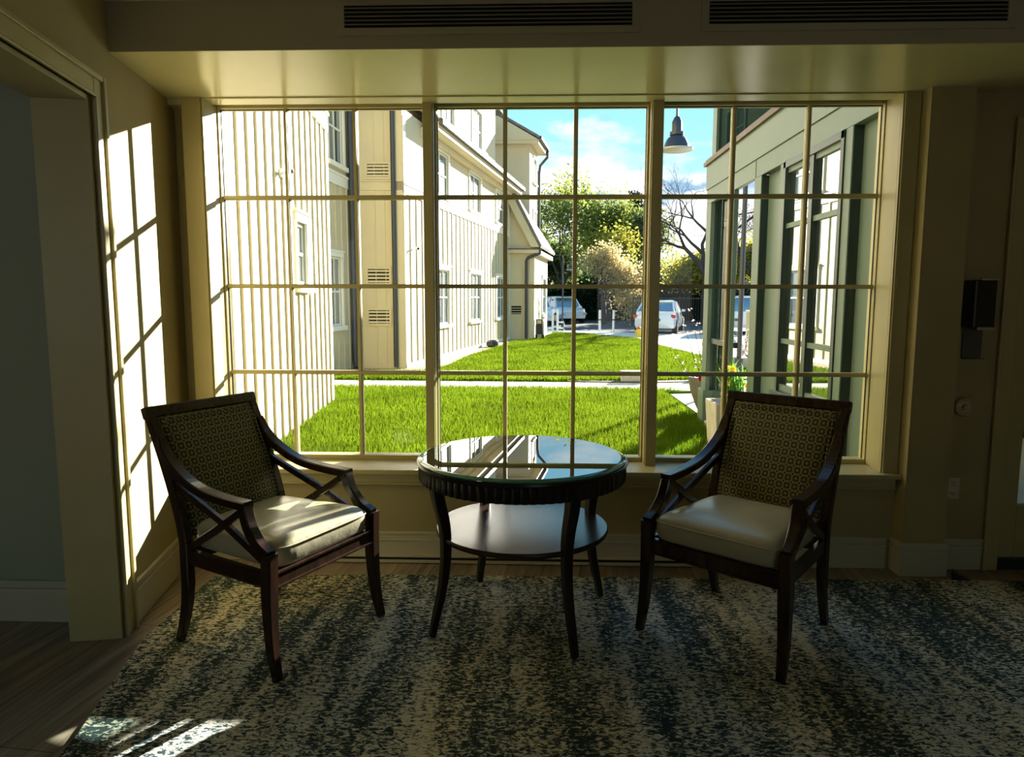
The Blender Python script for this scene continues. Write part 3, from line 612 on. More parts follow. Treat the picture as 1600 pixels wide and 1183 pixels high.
# ================================================================== CREAM BUILDING
B = thing('cream_building', 'long cream board and batten building with eaves and gable left of the lawn', 'building', (-3.0, 10.3, G))
wing = frame((-3.026, 10.297), (-2.397, 3.87), -1)
rec = frame((-4.3, 10.6), (-3.985, 15.15), 1)
main = frame((-2.819, 15.145), (-0.975, 26.15), 1)
ft = frame((-4.05, 15.13), (-2.819, 15.145), 1)
def wallpiece(fr, u0, u1, z0, z1, holes=(), th=0.2, name='wall', battens=0.0, boff=0.0, m='siding', bz=None, skip=None):
    mb = MB(); us = sorted({u0, u1, *[h[0] for h in holes], *[h[1] for h in holes]})
    for a, b in zip(us, us[1:]):
        mid = (a + b) / 2; hs = sorted([(h[2], h[3]) for h in holes if h[0] <= mid <= h[1]]); z = z0
        for c, d_ in hs:
            if c > z: mb.obox(fr, a, b, -th, 0, z, c)
            z = d_
        if z < z1: mb.obox(fr, a, b, -th, 0, z, z1)
    if battens:
        u = u0 + boff; zb = bz or (z0, z1)
        while u < u1 - 0.02:
            segs = [(zb[0], zb[1])]
            for h in holes:
                if h[0] - 0.10 < u < h[1] + 0.10:
                    segs = [s for a, b in segs for s in ((a, min(b, h[2] - 0.10)), (max(a, h[3] + 0.12), b)) if s[1] > s[0]]
            for a, b in segs: mb.obox(fr, u - 0.022, u + 0.022, 0, 0.024, a, b)
            u += battens
    return mb.build(name, M[m], B)
def hwin(parent, fr, u0, u1, z0, z1, cols=2, rows=2, sill=True, trim=0.09, double=False, pm='winglass'):
    mb = MB(); p = 0.035
    mb.obox(fr, u0 - trim, u0, -0.06, p, z0, z1); mb.obox(fr, u1, u1 + trim, -0.06, p, z0, z1)
    mb.obox(fr, u0 - trim, u1 + trim, -0.06, p + 0.01, z1, z1 + trim * 1.1); mb.obox(fr, u0 - trim - .02, u1 + trim + .02, -0.06, p + 0.03, z1 + trim * 1.1, z1 + trim * 1.1 + .03)
    mb.obox(fr, u0 - trim - .03, u1 + trim + .03, -0.06, p + 0.05, z0 - trim, z0)
    w = mb.build('window', M['whitetrim'], parent)
    mb = MB(); zc = (z0 + z1) / 2
    for a, b in ((z0, z0 + .045), (zc - .02, zc + .02), (z1 - .045, z1)): mb.obox(fr, u0, u1, -0.05, -0.015, a, b)
    n = cols
    for i in range(n + 1):
        c = u0 + (u1 - u0) * i / n; ww = 0.03 if i in (0, n) else 0.014
        mb.obox(fr, c - ww if i == n else c - (ww if i else 0), c + (0 if i == n else ww), -0.0495, -0.0155, z0, z1)
    mb.build('sash', M['whitetrim'], w)
    mb = MB(); k = [fr(u0, -0.04, z0), fr(u1, -0.04, z0), fr(u1, -0.04, z1), fr(u0, -0.04, z1)]; mb.add(k, [(0, 1, 2, 3)]); mb.build('pane', M[pm], w, fix=False)
    return w
# wing
wallpiece(wing, 0, wing.L, G, 8.0, [(1.50, 2.02, 1.55, 2.30)], battens=0.305, boff=0.10, bz=(G, 3.76), name='wing_wall')
hwin(B, wing, 1.50, 2.02, 1.55, 2.30, 1, 2)
mb = MB(); mb.obox(wing, -0.02, wing.L, 0, 0.035, 3.76, 3.98); mb.obox(wing, -0.03, wing.L, 0, 0.06, 3.98, 4.02); mb.obox(wing, -0.01, 0.09, 0, 0.03, G, 3.76); mb.build('wall_trim', M['whitetrim'], B)
mb = MB(); mb.box(-4.5, -3.03, 10.10, 10.29, G, 8.0); mb.build('wing_end_wall', M['siding'], B)
# recess
wallpiece(rec, 0, rec.L, G, 8.0, [(3.32, 3.95, 0.82, 2.22), (3.40, 4.25, 4.08, 5.5)], battens=0.35, boff=0.2, bz=(G, 3.66), name='recess_wall')
hwin(B, rec, 3.32, 3.95, 0.82, 2.22, 2, 3); hwin(B, rec, 3.40, 4.25, 4.08, 5.5, 2, 2)
mb = MB(); mb.obox(rec, 0, rec.L, 0, 0.035, 3.66, 3.86); mb.obox(rec, 0, rec.L, 0, 0.06, 3.86, 3.90); mb.build('wall_trim', M['whitetrim'], B)
# front of the projecting block
vents = [(-3.57, -3.12, 3.93, 4.20), (-3.60, -3.14, 1.71, 2.01), (-3.60, -3.15, 0.84, 1.13)]
wallpiece(ft, 0, ft.L, G, 8.0, [(v[0] + 4.05, v[1] + 4.05, v[2], v[3]) for v in vents], name='end_wall')
mb = MB()
for u in (0.02, 0.30, 0.62, 0.83, 1.14): mb.obox(ft, u, u + 0.012, 0, 0.012, G, 8)
mb.obox(ft, 0, ft.L, 0, 0.02, 3.66, 3.84); mb.obox(ft, 0, ft.L, 0, 0.045, 3.84, 3.87); mb.obox(ft, ft.L - 0.18, ft.L, 0, 0.02, G, 8)
mb.build('wall_trim', M['siding'], B)
for v in vents:
    a, b = v[0] + 4.05, v[1] + 4.05; mb = MB(); e = 0.05
    mb.obox(ft, a - e, a, -0.05, 0.03, v[2] - e, v[3] + e); mb.obox(ft, b, b + e, -0.05, 0.03, v[2] - e, v[3] + e); mb.obox(ft, a, b, -0.05, 0.03, v[2] - e, v[2]); mb.obox(ft, a, b, -0.05, 0.03, v[3], v[3] + e)
    for j in range(4):
        z = v[2] + (v[3] - v[2]) * (j + 0.5) / 4; mb.obox(ft, a, b, -0.03, 0.01, z - 0.024, z + 0.018)
    vv = mb.build('louvre_vent', M['siding'], B)
    mb = MB(); mb.obox(ft, a, b, -0.06, -0.05, v[2], v[3]); mb.build('vent_backing', M['dark'], vv)
def dpipe(parent, pts, r=0.045, name='downpipe'):
    mb = MB(); mb.tube(pts, r, 10); return mb.build(name, M['downpipe'], parent, smooth=True)
dpipe(B, [(-3.90, 15.06, 8), (-3.90, 15.06, G + 0.15), (-3.85, 14.95, G + 0.03)], 0.06)
dpipe(B, [(-3.01, 15.07, 8), (-3.01, 15.07, G + 0.06)], 0.05)
# main long wall
lowW = [(2.02, 3.34), (5.47, 6.78), (8.92, 10.18)]
holes = [(a, b, 0.72, 2.10) for a, b in lowW] + [(a - .0, b, 3.92, 4.98) for a, b in lowW]
wallpiece(main, 0, main.L, G, 5.35, holes, battens=0.406, boff=0.42, bz=(G, 3.60), name='main_wall')
for h in holes: hwin(B, main, *h, 2 if h[2] > 3 else 3, 2, trim=0.08)
mb = MB(); mb.obox(main, 0, main.L, 0, 0.035, 3.60, 3.78); mb.obox(main, 0, main.L, 0, 0.06, 3.78, 3.82); mb.obox(main, 0, 0.12, 0, 0.03, G, 5.2); mb.obox(main, main.L - .15, main.L, 0, 0.03, G, 5.2); mb.obox(main, 0, main.L, 0, 0.035, G, G + 0.12); mb.build('wall_trim', M['whitetrim'], B)
mb = MB(); mb.obox(main, 1.2, main.L + 0.2, -0.1, 0.42, 5.14, 5.22); mb.obox(main, 1.2, main.L + 0.2, 0.0, 0.16, 5.02, 5.14); mb.obox(main, 1.2, main.L + 0.2, 0.40, 0.43, 5.14, 5.34); mb.build('eaves', M['siding'], B)
mb = MB(); mb.obox(main, 1.2, main.L + 0.3, 0.43, 0.54, 5.28, 5.40); mb.build('gutter', M['downpipe'], B)
mb = MB(); k = [main(1.2, 0.5, 5.40), main(main.L + .2, 0.5, 5.40), main(main.L + .2, -0.32, 5.80), main(1.2, -0.32, 5.80)]; mb.add(k + [v - Vector((0, 0, .06)) for v in k], [(0, 1, 2, 3), (7, 6, 5, 4), (0, 4, 5, 1), (1, 5, 6, 2), (2, 6, 7, 3), (3, 7, 4, 0)]); mb.build('skirt_roof', M['shingle'], B)
up3 = frame((-2.819 - 0.3, 15.145), (-0.975 - 0.3, 26.15), 1)
h3 = [(3.9, 5.0, 6.05, 7.2), (7.0, 8.2, 6.05, 7.2)]
wallpiece(up3, 0, 10.2, 5.35, 8.2, h3, name='upper_wall')
for h in h3: hwin(B, up3, *h, 2, 2, trim=0.08)
mb = MB(); mb.obox(up3, 0, 9.6, -0.2, 0.50, 8.0, 8.10); mb.obox(up3, 0, 9.6, 0.44, 0.52, 8.0, 8.26); mb.build('eaves', M['siding'], B)
mb = MB(); k = [up3(0, .55, 8.26), up3(9.7, .55, 8.26), up3(9.7, -2.5, 9.8), up3(0, -2.5, 9.8)]; mb.add(k + [v - Vector((0, 0, .08)) for v in k], [(0, 1, 2, 3), (7, 6, 5, 4), (0, 4, 5, 1), (1, 5, 6, 2), (2, 6, 7, 3), (3, 7, 4, 0)]); mb.build('roof', M['shingle'], B)
# tower
tw = frame((-2.6, 27.2), (-0.24, 27.2), 1); tside = frame((-0.24, 27.2), (0.06, 29.1), 1)
mb = MB(); mb.prism([(-2.6, 27.2), (-0.24, 27.2), (0.06, 29.1), (-2.6, 29.6)], 2.5, 7.15); mb.build('tower_wall', M['siding'], B)
mb = MB(); mb.obox(tw, 0, tw.L, 0, 0.03, 7.0, 7.2); mb.build('wall_trim', M['siding'], B)
for z0, z1 in ((5.85, 6.75), (3.9, 4.75)): hwin(B, tside, 0.75, 1.45, z0, z1, 2, 2, trim=0.06)
# tower roof: gable across, eave along the lit side
ea = [Vector((0.10, 26.85, 7.28)), Vector((0.47, 29.3, 7.28))]; rd = [Vector((-1.45, 26.85, 8.15)), Vector((-1.1, 29.3, 8.15))]; eb = [Vector((-2.9, 26.85, 7.28)), Vector((-2.6, 29.3, 7.28))]
mb = MB(); up_ = Vector((0, 0, 0.10))
mb.add([ea[0], ea[1], rd[1], rd[0], ea[0] + up_, ea[1] + up_, rd[1] + up_, rd[0] + up_], [(0, 1, 2, 3), (7, 6, 5, 4), (0, 4, 5, 1), (1, 5, 6, 2), (2, 6, 7, 3), (3, 7, 4, 0)])
mb.add([eb[0], eb[1], rd[1], rd[0], eb[0] + up_, eb[1] + up_, rd[1] + up_, rd[0] + up_], [(0, 1, 2, 3), (7, 6, 5, 4), (0, 4, 5, 1), (1, 5, 6, 2), (2, 6, 7, 3), (3, 7, 4, 0)])
mb.build('tower_roof', M['shingle'], B)
mb = MB(); mb.prism([(-2.75, 26.9), (0.08, 26.9), (0.43, 29.2), (-2.6, 29.2)], 7.10, 7.22); mb.add([(0.10, 26.86, 7.22), (-1.45, 26.86, 8.10), (-2.8, 26.86, 7.22), (0.10, 26.95, 7.22), (-1.45, 26.95, 8.10), (-2.8, 26.95, 7.22)], [(0, 1, 2), (5, 4, 3), (0, 3, 4, 1), (1, 4, 5, 2), (2, 5, 3, 0)]); mb.build('eaves', M['siding'], B)
mb = MB(); mb.bar([(0.14, 26.85, 7.30), (0.50, 29.25, 7.30)], 0.12, 0.12); mb.build('gutter', M['downpipe'], B)
dpipe(B, [(0.45, 29.0, 7.25), (0.45, 29.0, 7.0), (0.16, 29.15, 6.7), (0.12, 29.16, 6.4), (0.12, 29.16, 3.2)], 0.055)
# gabled wing in front of the tower
gf = frame((-0.975, 26.15), (-0.045, 26.15), 1); gs = frame((-0.045, 26.15), (0.50, 30.4), 1)
wallpiece(gf, -1.0, gf.L, G, 3.15, [(0.08, 0.46, 0.80, 1.10)], name='gable_wall')
mb = MB(); mb.add([(-1.9, 26.15, 3.15), (-0.045, 26.15, 3.15), (-0.045, 26.15, 3.45), (-0.95, 26.15, 5.10), (-1.9, 26.15, 5.10), (-1.9, 26.35, 3.15), (-0.045, 26.35, 3.15), (-0.045, 26.35, 3.45), (-0.95, 26.35, 5.10), (-1.9, 26.35, 5.10)],
   [(0, 1, 2, 3, 4), (9, 8, 7, 6, 5), (0, 5, 6, 1), (1, 6, 7, 2), (2, 7, 8, 3), (3, 8, 9, 4), (4, 9, 5, 0)]); mb.build('gable', M['siding'], B)
mb = MB()
for u in (0.45, 0.75): mb.obox(gf, u, u + 0.015, 0, 0.012, G, 4.2)
mb.obox(gf, -0.9, gf.L + 0.16, 0, 0.22, 3.02, 3.15)
mb.build('wall_trim', M['siding'], B)
mb = MB(); mb.obox(gf, -0.9, gf.L + 0.18, 0.0, 0.24, 3.15, 3.19); mb.build('gable_flashing', M['downpipe'], B)
mb = MB(); a = Vector((0.13, 25.92, 3.24)); b_ = Vector((-0.92, 25.92, 5.22)); dn = Vector((-0.30, 0, -0.0)); dy = Vector((0, 0.24, 0))
mb.add([a, b_, b_ + dn, a + dn, a + dy, b_ + dy, b_ + dn + dy, a + dn + dy], [(0, 1, 2, 3), (7, 6, 5, 4), (0, 4, 5, 1), (1, 5, 6, 2), (2, 6, 7, 3), (3, 7, 4, 0)]); mb.build('bargeboard', M['siding'], B)
wallpiece(gs, 0, gs.L, G, 3.0, [(2.4, 3.5, 0.75, 2.15)], name='gable_side_wall'); hwin(B, gs, 2.4, 3.5, 0.75, 2.15, 2, 2, trim=0.12)
mb = MB(); k = [Vector((0.16, 25.88, 3.22)), Vector((0.80, 31.0, 3.22)), Vector((-0.50, 31.0, 5.2)), Vector((-0.90, 25.88, 5.25))]; mb.add(k + [v + Vector((0.05, 0, .08)) for v in k], [(0, 1, 2, 3), (7, 6, 5, 4), (0, 4, 5, 1), (1, 5, 6, 2), (2, 6, 7, 3), (3, 7, 4, 0)]); mb.build('gable_roof', M['shingle'], B)
mb = MB(); mb.obox(gs, -0.1, gs.L + .3, -0.05, 0.2, 2.98, 3.14); mb.build('eaves', M['siding'], B)
dpipe(B, [(0.16, 25.95, 3.2), (0.16, 25.95, 3.02), (-0.28, 26.02, 2.86), (-0.34, 26.05, 2.75), (-0.34, 26.05, G + 0.05)], 0.055)
dpipe(B, [(-0.72, 25.9, 5.35), (-0.70, 25.95, 5.22), (-0.88, 26.0, 5.14)], 0.06)
vv = None; mb = MB()
for j in range(3): mb.obox(gf, 0.08, 0.46, -0.04, 0.01, 0.83 + j * 0.09, 0.855 + j * 0.09)
vv = mb.build('louvre_vent', M['siding'], B); mb = MB(); mb.obox(gf, 0.08, 0.46, -0.08, -0.05, 0.8, 1.1); mb.build('vent_backing', M['dark'], vv)
mb = MB(); mb.prism([(-4.6, 10.2), (-4.5, 10.2), (-4.2, 15.3), (-3.0, 15.35), (-1.2, 26.3), (-1.9, 26.4), (-4.6, 26.4)], 8.0, 8.05); mb.build('inner_roof', M['shingle'], B)
# second little gable farther along
# security lamps and cameras
def camera_unit(P, n, lab):
    t = thing('security_camera', lab, 'camera', P); P = Vector(P); n = Vector(n).normalized()
    mb = MB(); mb.tube([P, P + n * 0.03], 0.05, 16); mb.build('mount', M['whitepaint'], t, smooth=True)
    mb = MB(); mb.tube([P + n * 0.03, P + n * 0.14 + Vector((0, 0, 0.03))], 0.018, 8); mb.build('arm', M['whitepaint'], t)
    mb = MB(); q = P + n * 0.12 + Vector((0, -0.02, 0.02)); mb.tube([q, q + Vector((0.03, -0.09, -0.02))], 0.032, 14); mb.build('body', M['whitepaint'], t, smooth=True)
    mb = MB(); mb.tube([q + Vector((0.03, -0.09, -0.02)), q + Vector((0.033, -0.099, -0.022))], 0.024, 14); mb.build('lens', M['black'], t)
camera_unit(main(0.55, 0.0, 2.47), main(0, 1, 0) - main(0, 0, 0), 'small white security camera high on the long sunlit wall past the downpipes')
camera_unit(wing(2.58, 0.0, 2.74), wing(0, 1, 0) - wing(0, 0, 0), 'small white security camera on the nearest sunlit wall at upper left')
mb = MB(); p = main(7.0, 0.32, G + 0.02)
mb.lathe([(0.12, G + 0.02), (0.20, G + 0.06), (0.19, G + 0.18), (0.10, G + 0.24)], 16, (p.x, p.y)); tag(mb.build('black_bucket', M['black'], smooth=True), 'squat black drain cover on the gravel strip under the long wall', 'drain cover')
t = thing('hand_truck', 'black upright hand cart parked against the gabled corner', 'cart', (0.16, 26.5, G))
mb = MB()
for x in (0.06, 0.26): mb.tube([(x, 26.25, G + 0.05), (x - 0.02, 26.35, G + 0.75)], 0.025, 8)
for z in (0.25, 0.45, 0.72): mb.box(0.04, 0.27, 26.27, 26.33, G + z, G + z + 0.04)
mb.box(0.05, 0.25, 26.22, 26.36, G + 0.2, G + 0.6)
mb.build('cart_frame', M['black'], t)
for x in (0.02, 0.30): mb = MB(); mb.tube([(x - 0.025, 26.25, G + 0.10), (x + 0.025, 26.25, G + 0.10)], 0.09, 16); mb.build('wheel', M['tyre'], t)
t = thing('utility_box', 'cream metal utility box against the gable side wall', 'utility box', (0.2, 28, G)); 
mb = MB(); mb.obox(gs, 0.9, 1.5, 0.0, 0.25, G, 0.55); mb.build('cabinet', M['siding'], t, bevel=0.01)
mb = MB(); mb.obox(gs, 0.95, 1.45, 0.25, 0.262, G + 0.08, 0.48); mb.build('door', M['whitetrim'], t, bevel=0.004)
# ================================================================== GREEN PORCH
Pz = thing('green_porch', 'sage green panelled porch wing with copper edged roof right of the lawn', 'building', (2.08, 8.7, G))
XP = 2.08
mb = MB()
mb.box(XP, XP + 0.05, YO + 0.01, 8.82, 2.53, 3.0)                 # header
mb.box(XP + 0.05, XP + 0.16, YO + 0.01, 6.73, 2.531, 3.0); mb.box(XP + 0.05, XP + 0.16, 8.70, 8.82, G, 3.0)

mb.box(XP, XP + 0.05, 8.60, 8.82, G, 2.53); mb.box(XP, XP + 0.05, 7.62, 7.70, G, 2.53)  # posts
mb.box(XP, XP + 0.16, 6.73, 6.93, G, 2.53); mb.box(XP, XP + 0.16, 6.12, 6.22, G, 2.53); mb.box(XP, XP + 0.16, 4.84, 4.95, G, 2.53)
mb.box(XP, XP + 0.16, YO + 0.01, 4.45, G, 2.53)
mb.box(XP, XP + 0.16, 4.95, 6.12, G, 0.58)
mb.build('porch_wall', M['green'], Pz, bevel=0.004)
for a, b in ((6.22, 6.722), (4.45, 4.832)):
    mb = MB(); mb.box(XP + 0.07, XP + 0.14, a, b, G, 2.53); mb.build('recessed_panel', M['green'], Pz)
    mb = MB(); mb.box(XP + 0.005, XP + 0.14, b, b + 0.008, G, 2.528); mb.build('panel_reveal_shade', M['darkgreen'], Pz)  # near-black strip: shade of the recess put in as colour
mb = MB(); mb.box(XP - 0.012, XP, YO + 0.01, 8.83, 2.70, 2.99); mb.box(XP - 0.005, XP, 6.9, 6.905, 2.53, 2.70); mb.build('fascia_board', M['green'], Pz, bevel=0.003)
mb = MB(); mb.box(XP - 0.003, XP, YO + 0.01, 8.825, 2.694, 2.70); mb.build('drip_edge', M['darkgreen'], Pz)
mb = MB(); mb.box(XP - 0.03, XP + 0.19, 8.58, 8.85, G, 0.28); mb.build('post_base', M['green'], Pz, bevel=0.006)
mb = MB(); mb.add([(XP + 0.08, 7.70, 0.0), (XP + 0.08, 8.60, 0.0), (XP + 0.08, 8.60, 2.53), (XP + 0.08, 7.70, 2.53)], [(0, 1, 2, 3)]); mb.build('side_glass', M['sideglass'], Pz)
for a, b in ((G, 0.14), (0.86, 0.92)): mb = MB(); mb.box(XP + 0.04, XP + 0.12, 7.70, 8.60, a, b); mb.build('glass_rail', M['darkgreen'], Pz)
# big window in the porch wall
mb = MB(); y0, y1, z0, z1 = 4.95, 6.12, 0.58, 2.53; e = 0.055
mb.box(XP - 0.01, XP + 0.10, y0, y0 + e, z0, z1); mb.box(XP - 0.01, XP + 0.10, y1 - e, y1, z0, z1); mb.box(XP - 0.01, XP + 0.10, y0, y1, z1 - e, z1); mb.box(XP - 0.05, XP + 0.10, y0, y1, z0, z0 + 0.04)
pw = mb.build('porch_window', M['darkgreen'], Pz, bevel=0.003)
mb = MB(); mb.box(XP + 0.0, XP + 0.07, 5.49, 5.56, z0, z1); mb.build('mullion', M['darkgreen'], pw)
for a, b in ((y0 + e, 5.49), (5.56, y1 - e)):
    for c, d_ in ((z0 + 0.04, z0 + 0.09), (1.02, 1.06), (1.98, 2.02), (z1 - e - 0.04, z1 - e)):
        mb = MB(); mb.box(XP + 0.015, XP + 0.05, a, b, c, d_); mb.build('sash_rail', M['green'], pw)
mb = MB(); mb.box(XP + 0.035, XP + 0.041, y0 + e, y1 - e, z0 + 0.04, z1 - e); mb.build('pane', M['refl'], pw)
# roof edge, upper storey
mb = MB(); mb.box(XP - 0.04, XP + 0.02, YO + 0.01, 8.88, 2.985, 3.03); mb.box(XP - 0.02, XP + 0.10, YO + 0.01, 8.86, 3.03, 3.06); mb.build('copper_edge', M['copper'], Pz, bevel=0.004)
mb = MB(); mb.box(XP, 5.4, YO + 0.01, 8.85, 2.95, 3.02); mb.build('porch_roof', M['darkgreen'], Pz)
mb = MB(); mb.box(XP + 0.16, 5.3, YO + 0.3, 8.6, 2.93, 2.95); mb.build('porch_ceiling', M['green'], Pz)
mb = MB(); mb.box(XP + 0.07, XP + 0.12, YO + 0.01, 8.62, 3.05, 3.72); mb.build('upper_glass', M['darkrefl'], Pz)
mb = MB(); mb.box(XP + 0.04, XP + 0.16, 8.62, 8.80, 3.05, 3.72); mb.build('upper_post', M['green'], Pz)
mb = MB(); mb.box(XP - 0.02, XP + 0.24, YO + 0.01, 8.90, 3.72, 3.80); mb.box(XP - 0.05, XP + 0.26, YO + 0.01, 8.94, 3.80, 3.86); mb.build('upper_cornice', M['green'], Pz)
# porch back walls
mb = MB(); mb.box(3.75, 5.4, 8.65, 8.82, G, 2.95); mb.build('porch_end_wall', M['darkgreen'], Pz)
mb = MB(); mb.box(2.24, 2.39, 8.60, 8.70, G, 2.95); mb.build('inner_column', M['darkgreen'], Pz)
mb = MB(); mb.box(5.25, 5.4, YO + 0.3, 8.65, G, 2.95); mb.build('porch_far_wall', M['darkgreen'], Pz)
mb = MB(); mb.box(XP, 5.4, YO + 0.01, 8.85, G - 0.02, G + 0.06); mb.build('porch_floor', M['concrete'], Pz)
# ================================================================== PLANTERS
random.seed(11)
def blades(mb, c, n, h, w, spread, lean, seed=0):
    rr = random.Random(seed)
    for k in range(n):
        a = rr.uniform(0, 6.283); r0 = spread * math.sqrt(rr.random()); hh = h * rr.uniform(.6, 1.1); l = lean * rr.uniform(.3, 1.2)
        b = Vector((c[0] + r0 * math.cos(a * 3.1), c[1] + r0 * math.sin(a * 3.1), c[2])); d = Vector((math.cos(a), math.sin(a), 0)); s = Vector((-d.y, d.x, 0)) * w / 2
        p1 = b + d * l * .25 + Vector((0, 0, hh * .55)); p2 = b + d * l * .6 + Vector((0, 0, hh * .9)); p3 = b + d * l + Vector((0, 0, hh))
        mb.add([b - s * .7, b + s * .7, p1 + s, p1 - s, p2 + s * .7, p2 - s * .7, p3], [(0, 1, 2, 3), (3, 2, 4, 5), (5, 4, 6)])
def flower(mb, c, r, n=6, tilt=(0, -0.6, 0.5)):
    z = Vector(tilt).normalized(); x = z.cross(Vector((0, 0, 1))).normalized(); y = z.cross(x); c = Vector(c)
    for k in range(n):
        a = 6.283 * k / n; d = x * math.cos(a) + y * math.sin(a); s = (x * -math.sin(a) + y * math.cos(a)) * r * .33
        mb.add([c, c + d * r * .5 + s + z * r * .15, c + d * r + z * r * .2, c + d * r * .5 - s + z * r * .15], [(0, 1, 2, 3)])
t = thing('concrete_planter', 'tall square pale concrete planter of daffodils and pansies beside the porch opening', 'planter', (2.0, 7.2, G))
mb = MB(); zt = 0.35
ring_ = lambda e, z: [(1.80 + e, 6.98 + e, z), (2.22 - e, 6.98 + e, z), (2.22 - e, 7.42 - e, z), (1.80 + e, 7.42 - e, z)]
mb.loft([ring_(0.03, G), ring_(0.0, zt), ring_(0.04, zt), ring_(0.045, zt - 0.06)]); mb.build('box', M['planter'], t, bevel=0.006)
mb = MB(); mb.box(1.85, 2.17, 7.03, 7.37, zt - 0.05, zt - 0.02); mb.build('soil', M['mulch'], t)
mb = MB(); blades(mb, (2.02, 7.2, zt - .03), 90, 0.42, 0.018, 0.13, 0.20, 3); mb.build('daffodil_leaves', M['leafblade'], t, fix=False)
for k, (x, y, z) in enumerate([(1.925, 7.1, 0.545), (1.90, 7.05, 0.72), (1.955, 7.0, 0.70), (2.12, 7.05, 0.53), (1.885, 7.0, 0.44), (1.90, 6.99, 0.37), (2.15, 7.1, 0.47)]):
    mb = MB(); mb.tube([(2.0, 7.2, zt - .04), (x * .6 + 2.0 * .4, y * .5 + 3.6, z - .06), (x, y, z)], 0.004, 5); st = mb.build('stem', M['leafblade'], t)
    mb = MB(); flower(mb, (x, y, z), 0.042); flower(mb, (x, y - 0.008, z + .005), 0.026, 5); mb.build('blossom', M['yellowpetal'], st, fix=False)
mb = MB()
rr = random.Random(4)
for k in range(16): flower(mb, (rr.uniform(1.80, 1.92), rr.uniform(6.98, 7.1), rr.uniform(0.34, 0.46)), 0.022, 5)
mb.build('pansies', M['bluepetal'], t, fix=False, kind='stuff')
t = thing('grey_pot', 'tall round tapered grey pot of flowering twigs behind the porch corner', 'pot', (2.36, 9.5, G))
mb = MB(); mb.lathe([(0.13, G), (0.19, G + 0.12), (0.26, G + 0.32), (0.29, G + 0.50), (0.27, G + 0.50), (0.25, G + 0.44)], 36, (2.36, 9.5)); mb.build('vessel', M['pot'], t, smooth=True)
mb = MB(); mb.lathe([(0.25, G + 0.44), (0.24, G + 0.47)], 24, (2.36, 9.5)); mb.build('soil', M['mulch'], t)
mb = MB(); fl = MB(); rr = random.Random(8)
for tip in ((1.95, 9.3, 1.05), (2.05, 9.4, 1.25), (1.75, 9.25, 0.82), (2.2, 9.6, 1.05), (2.5, 9.5, 1.2), (2.3, 9.2, 0.9), (2.32, 9.4, 1.35)):
    p = smoothpts([(2.34, 9.5, G + .45), (2.34 * .5 + tip[0] * .5 + .03, 9.45, tip[2] * .45), tip], 5); mb.tube(p, [0.009 * (1 - .8 * i / len(p)) for i in range(len(p))], 5)
    for q in p[3:]:
        for _ in range(3): flower(fl, q + Vector((rr.uniform(-.03, .03), rr.uniform(-.03, .03), rr.uniform(-.02, .03))), 0.016, 4)
mb.build('twigs', M['bark'], t); fl.build('blossoms', M['whitepetal'], t, fix=False)
mb = MB()
for k in range(10): flower(mb, (2.17 + rr.uniform(-.02, .02), 9.2, 0.36 + rr.uniform(-.02, .02)), 0.04, 6, (rr.uniform(-.4, .4), -1, rr.uniform(-.2, .6)))
mb.build('red_tulip', M['redpetal'], t, fix=False)
t = thing('stone_trough', 'low pale stone trough with white flowering twigs beyond the porch opening', 'planter', (4.6, 15.6, G))
mb = MB(); mb.prism([(4.30, 15.3), (5.05, 15.3), (5.05, 15.8), (4.30, 15.8)], G, G + 0.26); mb.build('box', M['planter'], t, bevel=0.02)
mb = MB(); fl = MB()
for k in range(12):
    tip = (4.6 + rr.uniform(-.35, .4), 15.5 + rr.uniform(-.1, .1), rr.uniform(0.4, 0.75)); p = smoothpts([(4.6 + rr.uniform(-.2, .2), 15.55, G + .24), ((tip[0] + 4.6) / 2, 15.5, 0.3), tip], 4); mb.tube(p, 0.007, 4)
    for q in p[2:]:
        for _ in range(4): flower(fl, q + Vector((rr.uniform(-.05, .05), rr.uniform(-.04, .04), rr.uniform(-.04, .04))), 0.025, 4)
mb.build('twigs', M['bark'], t); fl.build('blossoms', M['whitepetal'], t, fix=False)
mb = MB(); mb.prism([(1.60, 12.98), (2.12, 12.98), (2.12, 13.25), (1.60, 13.25)], G, G + 0.20); tag(mb.build('kerb_block', M['planter'], bevel=0.02), 'low pale stone block at the far edge of the garden path', 'stone block')
# cream post
t = thing('cream_post', 'slim cream square post beyond the porch opening', 'post', (4.9, 16.3, G))
mb = MB(); mb.box(4.84, 4.96, 16.24, 16.36, G, 1.08); mb.build('shaft', M['siding'], t, bevel=0.01); mb = MB(); mb.box(4.82, 4.98, 16.22, 16.38, 1.08, 1.13); mb.build('cap', M['whitetrim'], t, bevel=0.01)
